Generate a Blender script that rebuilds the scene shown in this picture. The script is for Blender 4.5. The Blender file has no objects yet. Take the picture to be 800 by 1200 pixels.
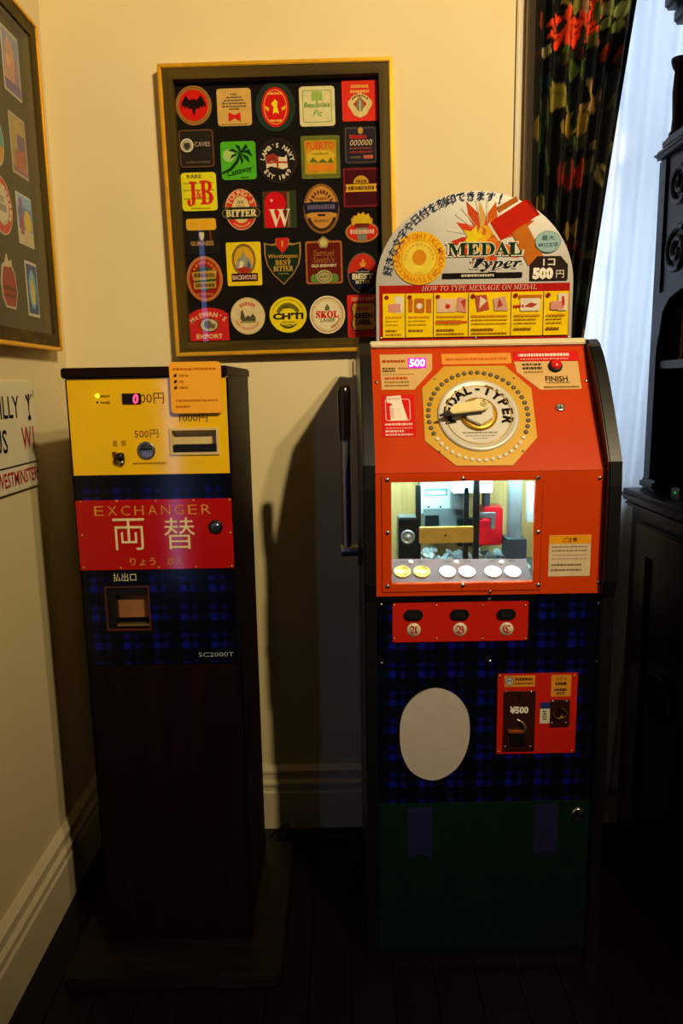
import bpy, bmesh, math, random
from mathutils import Vector, Matrix

random.seed(7)
SC = bpy.context.scene
COL = SC.collection

# ------------------------------------------------------------------ camera
FPX = 860.0                                   # focal length in pixels of an 800 x 1200 frame
CAM = Vector((0.0, 0.0, 1.35))
PITCH = math.radians(9.76)
ROLL = math.atan2(85, 5000)
_c, _s, _cp, _sp = math.cos(ROLL), math.sin(ROLL), math.cos(PITCH), math.sin(PITCH)
CX = Vector((_c, -_s * _sp, -_s * _cp))
CY = Vector((_s, _c * _sp, _c * _cp))
CF = Vector((0, _cp, -_sp))
cd = bpy.data.cameras.new('camera')
cam = bpy.data.objects.new('camera', cd)
COL.objects.link(cam)
cam.matrix_world = Matrix(((CX.x, CY.x, -CF.x, CAM.x), (CX.y, CY.y, -CF.y, CAM.y), (CX.z, CY.z, -CF.z, CAM.z), (0, 0, 0, 1)))
cd.sensor_fit = 'VERTICAL'
cd.sensor_height = 36.0
cd.lens = FPX / 1200.0 * 36.0
cd.clip_start = 0.02
SC.camera = cam

# ------------------------------------------------------------------ world, lights, exposure
w = bpy.data.worlds.new('room_ambient')
SC.world = w
w.use_nodes = True
w.node_tree.nodes['Background'].inputs[0].default_value = (0.62, 0.60, 0.66, 1)
w.node_tree.nodes['Background'].inputs[1].default_value = 0.006

def lamp(name, kind, loc, energy, color, size=0.1, size_y=None, rot=(0, 0, 0)):
    l = bpy.data.lights.new(name, kind)
    l.energy = energy
    l.color = color
    if kind == 'AREA':
        l.shape = 'RECTANGLE'
        l.size = size
        l.size_y = size_y
    else:
        l.shadow_soft_size = size
    o = bpy.data.objects.new(name, l)
    COL.objects.link(o)
    o.location = loc
    o.rotation_euler = rot
    return o
WARM = (1.0, 0.78, 0.46)
def spot(loc, target, energy, half):
    o = lamp('ceiling_spot_light', 'SPOT', loc, energy, WARM, 0.05)
    o.data.spot_size = math.radians(2 * half)
    o.data.spot_blend = 1.0
    o.rotation_euler = (Vector(target) - Vector(loc)).to_track_quat('-Z', 'Y').to_euler()
spot((1.20, -0.90, 3.12), (0.15, 2.1, 1.95), 365, 38)
spot((1.52, -0.90, 3.12), (0.15, 2.1, 1.95), 185, 38)
lamp('daylight', 'AREA', (0.92, 2.62, 1.95), 32, (0.66, 0.82, 1.0), 1.0, 1.7, (math.radians(-90), 0, 0))

SC.view_settings.view_transform = 'Standard'
SC.view_settings.look = 'None'
SC.view_settings.gamma = 1.0
SC.view_settings.use_curve_mapping = False
SC.view_settings.exposure = 0.0

# ------------------------------------------------------------------ helpers: projection and faces
def ray(px, py):
    return CF + CX * ((px - 400) / FPX) - CY * ((py - 600) / FPX)

class Face:
    """A plane with origin O, right U, up V and outward normal N."""
    def __init__(s, O, U, V):
        s.O, s.U, s.V = Vector(O), Vector(U).normalized(), Vector(V).normalized()
        s.N = s.U.cross(s.V)
        s.M = Matrix(((s.U.x, s.V.x, s.N.x, s.O.x), (s.U.y, s.V.y, s.N.y, s.O.y), (s.U.z, s.V.z, s.N.z, s.O.z), (0, 0, 0, 1)))
    def p(s, px, py):
        d = ray(px, py)
        t = (s.O - CAM).dot(s.N) / d.dot(s.N)
        q = CAM + d * t - s.O
        return q.dot(s.U), q.dot(s.V)
    def r(s, x0, y0, x1, y1):
        a, b, c, d = s.p(x0, y0), s.p(x1, y0), s.p(x1, y1), s.p(x0, y1)
        return ((a[0] + d[0]) / 2, (c[1] + d[1]) / 2, (b[0] + c[0]) / 2, (a[1] + b[1]) / 2)
    def scale(s, px, py):
        a, b, c = s.p(px, py), s.p(px + 1, py), s.p(px, py - 1)
        return b[0] - a[0], c[1] - a[1]
    def off(s, n):
        return Face(s.O + s.N * n, s.U, s.V)

def front(y):
    return Face((0, y, 0), (1, 0, 0), (0, 0, 1))

# ------------------------------------------------------------------ materials
MATS = {}
def lin(h):
    h = h.lstrip('#')
    r = []
    for i in (0, 2, 4):
        c = int(h[i:i + 2], 16) / 255
        r.append(c / 12.92 if c <= 0.04045 else ((c + 0.055) / 1.055) ** 2.4)
    return (*r, 1)

def new_mat(name):
    m = bpy.data.materials.new(name)
    m.use_nodes = True
    nt = m.node_tree
    return m, nt, nt.nodes['Principled BSDF'], nt.nodes['Material Output']

def mat(col, rough=0.55, metal=0.0, var=0.08, scale=40.0, bump=0.0, spec=0.5, name=None, coat=0.0):
    """Plain painted, printed or metal surface with a little procedural unevenness."""
    key = (col, rough, metal, var, scale, bump, spec, coat)
    if key in MATS:
        return MATS[key]
    m, nt, b, o = new_mat(name or ('surface_' + col.lstrip('#')))
    c = lin(col)
    tc = nt.nodes.new('ShaderNodeTexCoord')
    n = nt.nodes.new('ShaderNodeTexNoise')
    n.inputs['Scale'].default_value = scale
    n.inputs['Detail'].default_value = 3
    nt.links.new(tc.outputs['Object'], n.inputs['Vector'])
    r = nt.nodes.new('ShaderNodeValToRGB')
    r.color_ramp.elements[0].position = 0.3
    r.color_ramp.elements[1].position = 0.7
    r.color_ramp.elements[0].color = tuple(max(0, x * (1 - var)) for x in c[:3]) + (1,)
    r.color_ramp.elements[1].color = tuple(min(1, x * (1 + var)) for x in c[:3]) + (1,)
    nt.links.new(n.outputs['Fac'], r.inputs['Fac'])
    nt.links.new(r.outputs['Color'], b.inputs['Base Color'])
    b.inputs['Roughness'].default_value = rough
    b.inputs['Metallic'].default_value = metal
    b.inputs['Specular IOR Level'].default_value = spec
    b.inputs['Coat Weight'].default_value = coat
    if bump:
        bn = nt.nodes.new('ShaderNodeBump')
        bn.inputs['Strength'].default_value = bump
        bn.inputs['Distance'].default_value = 0.002
        nt.links.new(n.outputs['Fac'], bn.inputs['Height'])
        nt.links.new(bn.outputs['Normal'], b.inputs['Normal'])
    MATS[key] = m
    return m

def glow(col, strength, name):
    m, nt, b, o = new_mat(name)
    c = lin(col)
    b.inputs['Base Color'].default_value = c
    b.inputs['Emission Color'].default_value = c
    b.inputs['Emission Strength'].default_value = strength
    return m

def wood(name, dark, light, scale=6.0, rough=0.45, axis='Z', spec=0.3):
    m, nt, b, o = new_mat(name)
    tc = nt.nodes.new('ShaderNodeTexCoord')
    mp = nt.nodes.new('ShaderNodeMapping')
    sc = {'X': (0.08, 1, 1), 'Y': (1, 0.08, 1), 'Z': (1, 1, 0.05)}[axis]
    mp.inputs['Scale'].default_value = tuple(v * scale * 10 for v in sc)
    n = nt.nodes.new('ShaderNodeTexNoise')
    n.inputs['Scale'].default_value = 1.0
    n.inputs['Detail'].default_value = 5
    n.inputs['Distortion'].default_value = 0.6
    r = nt.nodes.new('ShaderNodeValToRGB')
    r.color_ramp.elements[0].position = 0.32
    r.color_ramp.elements[1].position = 0.72
    r.color_ramp.elements[0].color = lin(dark)
    r.color_ramp.elements[1].color = lin(light)
    nt.links.new(tc.outputs['Object'], mp.inputs['Vector'])
    nt.links.new(mp.outputs['Vector'], n.inputs['Vector'])
    nt.links.new(n.outputs['Fac'], r.inputs['Fac'])
    nt.links.new(r.outputs['Color'], b.inputs['Base Color'])
    b.inputs['Roughness'].default_value = rough
    b.inputs['Specular IOR Level'].default_value = spec
    bn = nt.nodes.new('ShaderNodeBump')
    bn.inputs['Strength'].default_value = 0.15
    bn.inputs['Distance'].default_value = 0.001
    nt.links.new(n.outputs['Fac'], bn.inputs['Height'])
    nt.links.new(bn.outputs['Normal'], b.inputs['Normal'])
    return m

def tartan(name):
    """Black-watch style check: two dark grounds, blue where the bands of both directions cross."""
    m, nt, b, o = new_mat(name)
    tc = nt.nodes.new('ShaderNodeTexCoord')
    sx = nt.nodes.new('ShaderNodeSeparateXYZ')
    nt.links.new(tc.outputs['Object'], sx.inputs[0])
    def math_(op, a, bb=None):
        n = nt.nodes.new('ShaderNodeMath')
        n.operation = op
        for i, v in enumerate((a, bb)):
            if v is None:
                continue
            if isinstance(v, (int, float)):
                n.inputs[i].default_value = v
            else:
                nt.links.new(v, n.inputs[i])
        return n.outputs[0]
    def bands(src, shift):
        fr = math_('FRACT', math_('ADD', math_('DIVIDE', src, 0.0655), shift))
        r = nt.nodes.new('ShaderNodeValToRGB')
        cr = r.color_ramp
        cr.interpolation = 'LINEAR'
        pts = [(0.0, 0.0), (0.04, 0.05), (0.09, 1.0), (0.26, 1.0), (0.31, 0.1), (0.44, 0.1), (0.48, 0.62), (0.56, 0.62), (0.61, 0.03), (1.0, 0.0)]
        cr.elements[0].position, cr.elements[0].color = pts[0][0], (0, 0, 0, 1)
        cr.elements[1].position, cr.elements[1].color = pts[-1][0], (0, 0, 0, 1)
        for p, v in pts[1:-1]:
            e = cr.elements.new(p)
            e.color = (v, v, v, 1)
        nt.links.new(fr, r.inputs['Fac'])
        return r.outputs['Color']
    a, c = bands(sx.outputs['X'], 0.35), bands(sx.outputs['Z'], 0.2)
    prod, summ = math_('MULTIPLY', a, c), math_('ADD', a, c)
    fac = math_('ADD', math_('MULTIPLY', prod, 0.75), math_('MULTIPLY', summ, 0.05))
    mx = nt.nodes.new('ShaderNodeMix')
    mx.data_type = 'RGBA'
    mx.inputs['A'].default_value = (0.0014, 0.0020, 0.0030, 1)
    mx.inputs['B'].default_value = (0.004, 0.007, 0.19, 1)
    nt.links.new(fac, mx.inputs['Factor'])
    nt.links.new(mx.outputs['Result'], b.inputs['Base Color'])
    b.inputs['Roughness'].default_value = 0.16
    b.inputs['Specular IOR Level'].default_value = 0.30
    return m

def glass(name, rough=0.0, tint=(1, 1, 1, 1), ior=1.45):
    m, nt, b, o = new_mat(name)
    nt.nodes.remove(b)
    t = nt.nodes.new('ShaderNodeBsdfTransparent')
    t.inputs[0].default_value = tint
    g = nt.nodes.new('ShaderNodeBsdfGlossy')
    g.inputs['Roughness'].default_value = rough
    f = nt.nodes.new('ShaderNodeFresnel')
    f.inputs['IOR'].default_value = ior
    mx = nt.nodes.new('ShaderNodeMixShader')
    ge = nt.nodes.new('ShaderNodeNewGeometry')
    k = nt.nodes.new('ShaderNodeMath')            # reflect at the outer face only, as a thin pane does
    k.operation = 'MULTIPLY_ADD'
    k.inputs[1].default_value = -1.0
    k.inputs[2].default_value = 1.0
    nt.links.new(ge.outputs['Backfacing'], k.inputs[0])
    k2 = nt.nodes.new('ShaderNodeMath')
    k2.operation = 'MULTIPLY'
    nt.links.new(k.outputs[0], k2.inputs[0])
    nt.links.new(f.outputs[0], k2.inputs[1])
    nt.links.new(k2.outputs[0], mx.inputs[0])
    nt.links.new(t.outputs[0], mx.inputs[1])
    nt.links.new(g.outputs[0], mx.inputs[2])
    nt.links.new(mx.outputs[0], o.inputs['Surface'])
    return m

# ------------------------------------------------------------------ helpers: meshes and objects
ROOT = {}          # object -> world position of the thing it belongs to
class MB:
    """Collects faces in world space (through the current matrix) for ONE mesh object."""
    def __init__(s, M=None):
        s.v, s.f, s.m, s.sm, s.M = [], [], [], [], M or Matrix()
    def add(s, vs, fs, m, smooth=False):
        o = len(s.v)
        s.v += [s.M @ Vector(p) for p in vs]
        for f in fs:
            s.f.append(tuple(i + o for i in f))
            s.m.append(m)
            s.sm.append(smooth)
        return s
    def box(s, x0, x1, y0, y1, z0, z1, m):
        vs = [(x0, y0, z0), (x1, y0, z0), (x1, y1, z0), (x0, y1, z0), (x0, y0, z1), (x1, y0, z1), (x1, y1, z1), (x0, y1, z1)]
        return s.add(vs, [(0, 3, 2, 1), (4, 5, 6, 7), (0, 1, 5, 4), (1, 2, 6, 5), (2, 3, 7, 6), (3, 0, 4, 7)], m)
    def prism(s, poly, z0, z1, m, smooth=False):
        n = len(poly)
        ar = sum(poly[i][0] * poly[(i + 1) % n][1] - poly[(i + 1) % n][0] * poly[i][1] for i in range(n))
        if ar < 0:
            poly = poly[::-1]
        vs = [(x, y, z0) for x, y in poly] + [(x, y, z1) for x, y in poly]
        s.add(vs, [tuple(range(n - 1, -1, -1)), tuple(range(n, 2 * n))], m)
        s.add(vs, [(i, (i + 1) % n, n + (i + 1) % n, n + i) for i in range(n)], m, smooth)
        return s
    def plate(s, rect, holes, n0, n1, m):
        """Flat plate with rectangular holes (u0, v0, u1, v1)."""
        xs = sorted({rect[0], rect[2], *[h[0] for h in holes], *[h[2] for h in holes]})
        ys = sorted({rect[1], rect[3], *[h[1] for h in holes], *[h[3] for h in holes]})
        def solid(i, j):
            if not (0 <= i < len(xs) - 1 and 0 <= j < len(ys) - 1):
                return False
            cx, cy = (xs[i] + xs[i + 1]) / 2, (ys[j] + ys[j + 1]) / 2
            return not any(h[0] < cx < h[2] and h[1] < cy < h[3] for h in holes)
        for i in range(len(xs) - 1):
            for j in range(len(ys) - 1):
                if not solid(i, j):
                    continue
                a, b, c, d = xs[i], xs[i + 1], ys[j], ys[j + 1]
                vs = [(a, c, n0), (b, c, n0), (b, d, n0), (a, d, n0), (a, c, n1), (b, c, n1), (b, d, n1), (a, d, n1)]
                fs = [(4, 5, 6, 7), (0, 3, 2, 1)]
                if not solid(i, j - 1): fs.append((0, 1, 5, 4))
                if not solid(i + 1, j): fs.append((1, 2, 6, 5))
                if not solid(i, j + 1): fs.append((2, 3, 7, 6))
                if not solid(i - 1, j): fs.append((3, 0, 4, 7))
                s.add(vs, fs, m)
        return s
    def lathe(s, prof, m, seg=24, c=(0, 0), smooth=True, caps=True):
        """prof: list of (radius, n); turned about the local n axis through c."""
        vs, fs = [], []
        for r, z in prof:
            for k in range(seg):
                a = 2 * math.pi * k / seg
                vs.append((c[0] + r * math.cos(a), c[1] + r * math.sin(a), z))
        for i in range(len(prof) - 1):
            for k in range(seg):
                k2 = (k + 1) % seg
                fs.append((i * seg + k, i * seg + k2, (i + 1) * seg + k2, (i + 1) * seg + k))
        s.add(vs, fs, m, smooth)
        if caps and prof[-1][0] > 1e-6:
            s.add(vs[-seg:], [tuple(range(seg))], m)
        if caps and prof[0][0] > 1e-6:
            s.add(vs[:seg], [tuple(range(seg - 1, -1, -1))], m)
        return s
    def tube(s, pts, r, m, seg=10):
        pts = [Vector(p) for p in pts]
        vs, fs = [], []
        n = len(pts)
        up = Vector((0.123, 0.31, 0.94))
        for i, p in enumerate(pts):
            t = (pts[min(i + 1, n - 1)] - pts[max(i - 1, 0)]).normalized()
            if abs(t.dot(up)) > 0.97:
                up = Vector((0.9, 0.3, 0.1))
            a = t.cross(up).normalized()
            b = a.cross(t)
            rr = r[i] if isinstance(r, (list, tuple)) else r
            for k in range(seg):
                q = 2 * math.pi * k / seg
                vs.append(p + a * rr * math.cos(q) + b * rr * math.sin(q))
        for i in range(n - 1):
            for k in range(seg):
                k2 = (k + 1) % seg
                fs.append((i * seg + k, i * seg + k2, (i + 1) * seg + k2, (i + 1) * seg + k))
        s.add(vs, fs, m, True)
        s.add(vs[:seg], [tuple(range(seg))], m)
        s.add(vs[-seg:], [tuple(range(seg - 1, -1, -1))], m)
        return s
    def build(s, name, parent=None, origin=None, bevel=0.0, seg=2):
        base = ROOT[parent] if parent is not None else Vector(origin or (0, 0, 0))
        me = bpy.data.meshes.new(name)
        me.from_pydata([tuple(p - base) for p in s.v], [], s.f)
        ms = []
        for k in s.m:
            if k not in ms:
                ms.append(k)
        for k in ms:
            me.materials.append(k)
        me.polygons.foreach_set('material_index', [ms.index(k) for k in s.m])
        me.polygons.foreach_set('use_smooth', s.sm)
        bm = bmesh.new()
        bm.from_mesh(me)
        if bevel:
            bmesh.ops.remove_doubles(bm, verts=bm.verts, dist=1e-6)
            es = [e for e in bm.edges if len(e.link_faces) == 2 and e.calc_face_angle(0) > 0.6]
            bmesh.ops.bevel(bm, geom=es, offset=bevel, segments=seg, affect='EDGES', clamp_overlap=True)
        bm.to_mesh(me)
        bm.free()
        me.update()
        o = bpy.data.objects.new(name, me)
        COL.objects.link(o)
        if parent is not None:
            o.parent = parent
        else:
            o.location = base
        ROOT[o] = base
        return o

def thing(name, loc, label, cat, group=None):
    o = bpy.data.objects.new(name, None)
    o.empty_display_size = 0.05
    COL.objects.link(o)
    o.location = loc
    ROOT[o] = Vector(loc)
    return tag(o, label, cat, group)
def tag(o, label, cat, group=None):
    o['label'] = label
    o['category'] = cat
    if group:
        o['group'] = group
    return o
def struct(o, label=None):
    o['kind'] = 'structure'
    if label:
        o['label'] = label
    return o

def rrect(u0, v0, u1, v1, r, n=5):
    if r <= 0:
        return [(u0, v0), (u1, v0), (u1, v1), (u0, v1)]
    out = []
    for cx, cy, a0 in ((u1 - r, v0 + r, -90), (u1 - r, v1 - r, 0), (u0 + r, v1 - r, 90), (u0 + r, v0 + r, 180)):
        for k in range(n + 1):
            a = math.radians(a0 + 90 * k / n)
            out.append((cx + r * math.cos(a), cy + r * math.sin(a)))
    return out
def ell(cx, cy, rx, ry, n=32, a0=0, a1=360):
    full = abs(a1 - a0) >= 360
    return [(cx + rx * math.cos(math.radians(a0 + (a1 - a0) * k / (n if full else n - 1))), cy + ry * math.sin(math.radians(a0 + (a1 - a0) * k / (n if full else n - 1)))) for k in range(n)]

_TXT = {}
def glyphs(body, bold=0.0):
    """Flat letter outlines at size 1, centred on their own box: vertices, faces, width, height."""
    k = (body, bold)
    if k not in _TXT:
        c = bpy.data.curves.new('lettering', 'FONT')
        c.body = body
        c.size = 1
        c.resolution_u = 2
        c.offset = bold
        o = bpy.data.objects.new('lettering', c)
        me = o.to_mesh()
        vs = [(v.co.x, v.co.y) for v in me.vertices]
        fs = [tuple(p.vertices) for p in me.polygons]
        o.to_mesh_clear()
        bpy.data.objects.remove(o)
        bpy.data.curves.remove(c)
        if not vs:
            vs = [(0, 0)]
        x0, x1 = min(v[0] for v in vs), max(v[0] for v in vs)
        y0, y1 = min(v[1] for v in vs), max(v[1] for v in vs)
        _TXT[k] = ([(x - (x0 + x1) / 2, y - (y0 + y1) / 2) for x, y in vs], fs, max(x1 - x0, 1e-4), max(y1 - y0, 1e-4))
    return _TXT[k]

class Art:
    """Flat print on a face. Offsets are in photo pixels about a centre (x right, y down); every
    stroke lies a hair above the one before it."""
    def __init__(s, face, cx, cy, n0=0.0004, dn=0.00012):
        s.F, s.n, s.dn = face, n0, dn
        s.u, s.v = face.p(cx, cy)
        s.sx, s.sy = face.scale(cx, cy)
        s.mb = MB(face.M)
    def map(s, pts):
        return [(s.u + x * s.sx, s.v - y * s.sy) for x, y in pts]
    def flat(s, pts, fs, m):
        s.n += s.dn
        q = s.map(pts)
        out = []
        for f in fs:
            ar = sum(q[f[i]][0] * q[f[(i + 1) % len(f)]][1] - q[f[(i + 1) % len(f)]][0] * q[f[i]][1] for i in range(len(f)))
            out.append(f if ar > 0 else f[::-1])
        s.mb.add([(a, b, s.n) for a, b in q], out, m if not isinstance(m, str) else mat(m, 0.85, spec=0.06))
        return s
    def poly(s, pts, m):
        return s.flat(pts, [tuple(range(len(pts)))], m)
    def disc(s, x, y, rx, ry, m, n=32):
        return s.poly(ell(x, y, rx, ry, n), m)
    def ring(s, x, y, rx, ry, t, m, n=36, a0=0, a1=360):
        k = n if abs(a1 - a0) >= 360 else n - 1
        a = ell(x, y, rx, ry, n, a0, a1)
        b = ell(x, y, rx - t, ry - t, n, a0, a1)
        return s.flat(a + b, [(i, (i + 1) % n, n + (i + 1) % n, n + i) for i in range(k)], m)
    def rect(s, x0, y0, x1, y1, m, r=0):
        return s.poly(rrect(x0, y0, x1, y1, r), m)
    def frame(s, x0, y0, x1, y1, t, m, r=0):
        a, b = rrect(x0, y0, x1, y1, max(r, 0.01)), rrect(x0 + t, y0 + t, x1 - t, y1 - t, max(r - t, 0.01))
        n = len(a)
        return s.flat(a + b, [(i, (i + 1) % n, n + (i + 1) % n, n + i) for i in range(n)], m)
    def text(s, body, x, y, h, m, w=None, rot=0, shear=0, bold=0.0, align='C'):
        vs, fs, gw, gh = glyphs(body, bold)
        ky = h / gh
        kx = (w / gw) if w else ky
        ca, sa = math.cos(math.radians(rot)), math.sin(math.radians(rot))
        ox = {'C': 0, 'R': -gw * kx / 2, 'L': gw * kx / 2}[align]
        pts = []
        for a, b in vs:
            X, Y = a * kx + shear * b * ky + ox, -b * ky
            pts.append((x + X * ca - Y * sa, y + X * sa + Y * ca))
        return s.flat(pts, fs, m)
    def arc(s, body, x, y, R, a0, a1, h, m, w=None, bold=0.0, ry=None, inside=False):
        """Letters set round a circle; angles clockwise from the top, in degrees."""
        n = len(body)
        s.n += s.dn
        for i, ch in enumerate(body):
            if ch == ' ':
                continue
            a = a0 + (a1 - a0) * (i / max(1, n - 1))
            q = math.radians(a)
            s.n -= s.dn
            gw, gh = glyphs(ch, bold)[2:]
            cjk = ord(ch) > 0x3000
            k = h / (0.92 if cjk else 0.70)              # one scale for the whole line
            dy = 0.0 if (cjk or ch == '-') else (0.5 * (gh * k - h) if ch != "'" else 0.5 * (h - gh * k))
            sg = -1 if inside else 1
            s.text(ch, x + (R + sg * dy) * math.sin(q), y - ((ry or R) + sg * dy) * math.cos(q), gh * k, m, w=gw * k * (w or 1), rot=a + (180 if inside else 0), bold=bold)
        return s
    def lines(s, x0, x1, ys, h, m, dash=4.0):
        """Rows of small print that cannot be read: broken strokes."""
        s.n += s.dn
        for y in ys:
            x = x0
            while x < x1 - 0.6:
                l = min(dash * random.uniform(0.4, 1.3), x1 - x)
                s.n -= s.dn
                s.rect(x, y - h / 2 * random.uniform(0.7, 1), x + l, y + h / 2, m)
                x += l + random.uniform(0.5, 0.9)
        return s
    def arclines(s, x, y, R, a0, a1, h, m, n=8, ry=None):
        """Unreadable small print set round a curve."""
        st = (a1 - a0) / n
        for i in range(n):
            q = math.radians(a0 + st * (i + 0.5))
            hw = abs(math.radians(st)) * R * random.uniform(0.28, 0.42)
            cx, cy = x + R * math.sin(q), y - (ry or R) * math.cos(q)
            ca, sa = math.cos(q), math.sin(q)
            s.n -= s.dn if i else 0
            s.poly([(cx + px * ca - py * sa, cy + px * sa + py * ca) for px, py in ((-hw, -h / 2), (hw, -h / 2 * random.uniform(.7, 1)), (hw, h / 2), (-hw, h / 2))], m)
        return s
    def build(s, name, parent):
        return s.mb.build(name, parent)

def inst(mesh_obj_cache, key, maker, name, face, u, v, n, parent, rot=0):
    """A repeated small piece: one shared mesh, placed on a face under its part."""
    if key not in mesh_obj_cache:
        mb = maker()
        me = bpy.data.meshes.new(name)
        me.from_pydata([tuple(p) for p in mb.v], [], mb.f)
        ms = []
        for k in mb.m:
            if k not in ms:
                ms.append(k)
        for k in ms:
            me.materials.append(k)
        me.polygons.foreach_set('material_index', [ms.index(k) for k in mb.m])
        me.polygons.foreach_set('use_smooth', mb.sm)
        me.update()
        mesh_obj_cache[key] = me
    o = bpy.data.objects.new(name, mesh_obj_cache[key])
    COL.objects.link(o)
    o.parent = parent
    M = face.M @ Matrix.Translation((u, v, n)) @ Matrix.Rotation(rot, 4, 'Z')
    base = ROOT[parent]
    M.translation = M.translation - base
    o.matrix_local = M
    ROOT[o] = base
    return o
CACHE = {}
CHROME = mat('#c9c7c2', 0.22, 1.0, 0.05)
STEEL = mat('#8d8c8a', 0.32, 1.0, 0.06)
BRASS = mat('#c9a03a', 0.35, 0.9, 0.08)
BLACK = mat('#0b0a0a', 0.45, 0, 0.1, spec=0.3)
def screw(face, px, py, parent, r=0.0045, m=None, n=0.0):
    m = m or CHROME
    def mk():
        b = MB()
        b.lathe([(r, 0), (r, r * 0.25), (r * 0.8, r * 0.55), (r * 0.35, r * 0.7), (0.00001, r * 0.72)], m, 12)
        b.box(-r * 0.75, r * 0.75, -r * 0.1, r * 0.1, r * 0.6, r * 0.76, BLACK)
        return b
    u, v = face.p(px, py)
    return inst(CACHE, ('screw', r, m.name), mk, 'screw', face, u, v, n, parent, random.uniform(0, 3.1))
def rivet(face, px, py, parent, r=0.003, m=None, n=0.0):
    m = m or BRASS
    def mk():
        return MB().lathe([(r, 0), (r * 0.9, r * 0.4), (r * 0.4, r * 0.65), (0.00001, r * 0.7)], m, 10)
    u, v = face.p(px, py)
    return inst(CACHE, ('rivet', r, m.name), mk, 'rivet', face, u, v, n, parent)

# ================================================================== the setting
XL, YB, XR, ZC = -0.763, 2.10, 1.30, 3.40
def wall_material():
    m, nt, b, o = new_mat('cream_plaster')
    tc = nt.nodes.new('ShaderNodeTexCoord')
    n = nt.nodes.new('ShaderNodeTexNoise')
    n.inputs['Scale'].default_value = 3.0
    n.inputs['Detail'].default_value = 6
    r = nt.nodes.new('ShaderNodeValToRGB')
    r.color_ramp.elements[0].color = lin('#d2c292')
    r.color_ramp.elements[1].color = lin('#dacb9c')
    n2 = nt.nodes.new('ShaderNodeTexNoise')
    n2.inputs['Scale'].default_value = 260.0
    bn = nt.nodes.new('ShaderNodeBump')
    bn.inputs['Strength'].default_value = 0.12
    bn.inputs['Distance'].default_value = 0.001
    nt.links.new(tc.outputs['Object'], n.inputs['Vector'])
    nt.links.new(tc.outputs['Object'], n2.inputs['Vector'])
    nt.links.new(n.outputs['Fac'], r.inputs['Fac'])
    nt.links.new(r.outputs['Color'], b.inputs['Base Color'])
    nt.links.new(n2.outputs['Fac'], bn.inputs['Height'])
    nt.links.new(bn.outputs['Normal'], b.inputs['Normal'])
    b.inputs['Roughness'].default_value = 0.6
    b.inputs['Specular IOR Level'].default_value = 0.25
    return m
WALL = wall_material()
PAINT = mat('#cdbf9a', 0.45, var=0.03, scale=12, name='cream_gloss_paint')
FLOORW = wood('dark_floor_wood', '#070403', '#0f0704', 4, 0.42, 'Y', 0.25)
HUTCHW = wood('ebonised_oak', '#060505', '#0e0b0a', 5, 0.35, 'Z', 0.22)
DAYGLASS = glass('window_glass')

# floor: slab plus single boards running towards the back wall
fl = MB().box(XL, 3.2, -3.4, YB, -0.06, -0.012, FLOORW).build('floor')
struct(fl)
x = XL
k = 0
while x < XR:
    wd = min(0.096, XR - x)
    y1 = YB
    brk = [0.35, 0.9, -0.1, 0.6][k % 4]
    for a, b in ((-1.2, brk), (brk, YB)):
        MB().box(x + 0.0012, x + wd - 0.0012, a + 0.001, b - 0.001, -0.012, random.uniform(-0.0006, 0.0), FLOORW).build('floor_board', fl)
    x += wd
    k += 1
struct(MB().box(XL, 3.2, -3.4, YB + 0.16, ZC, ZC + 0.05, WALL).build('ceiling'))

# back wall with the window opening, left wall with a slim tall light beside the camera, pier on the right
WX0, WX1, WZ0, WZ1 = 0.56, 1.22, 1.02, 2.80
F = front(YB)
struct(MB(F.M).plate((XL - 0.16, 0, 1.46, ZC), [(WX0, WZ0, WX1, WZ1)], -0.16, 0, WALL).build('wall_back'))
FLW = Face((XL, 0, 0), (0, 1, 0), (0, 0, 1))
SY0, SY1, SZ0, SZ1 = -0.30, -0.08, 0.45, 2.25
struct(MB(FLW.M).plate((-3.4, 0, YB, ZC), [(SY0, SZ0, SY1, SZ1)], -0.16, 0, WALL).build('wall_left'))
struct(MB().box(XR, XR + 0.16, 1.0, YB, 0, ZC, WALL).build('wall_right'))

# moulded skirting: an upright board under a stepped cap
def skirting(name, M, length, y0=0.0):
    prof = [(0, 0), (0.022, 0), (0.022, 0.118), (0.017, 0.124), (0.017, 0.138), (0.024, 0.144), (0.024, 0.152), (0.014, 0.160), (0.014, 0.176), (0.019, 0.182), (0.019, 0.190), (0.006, 0.203), (0, 0.203)]
    n = len(prof)
    mb = MB(M)
    vs = [(y0, p[0], p[1]) for p in prof] + [(length, p[0], p[1]) for p in prof]
    mb.add(vs, [(i, n + i, n + (i + 1) % n, (i + 1) % n) for i in range(n)], PAINT)
    mb.add(vs, [tuple(range(n)), tuple(range(2 * n - 1, n - 1, -1))], PAINT)
    return struct(mb.build(name))
skirting('baseboard_back', Matrix(((1, 0, 0, XL), (0, -1, 0, YB), (0, 0, 1, 0), (0, 0, 0, 1))), XR - XL, 0.0245)
skirting('baseboard_left', Matrix(((0, 1, 0, XL), (1, 0, 0, -3.4), (0, 0, 1, 0), (0, 0, 0, 1))), YB + 3.4)

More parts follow.
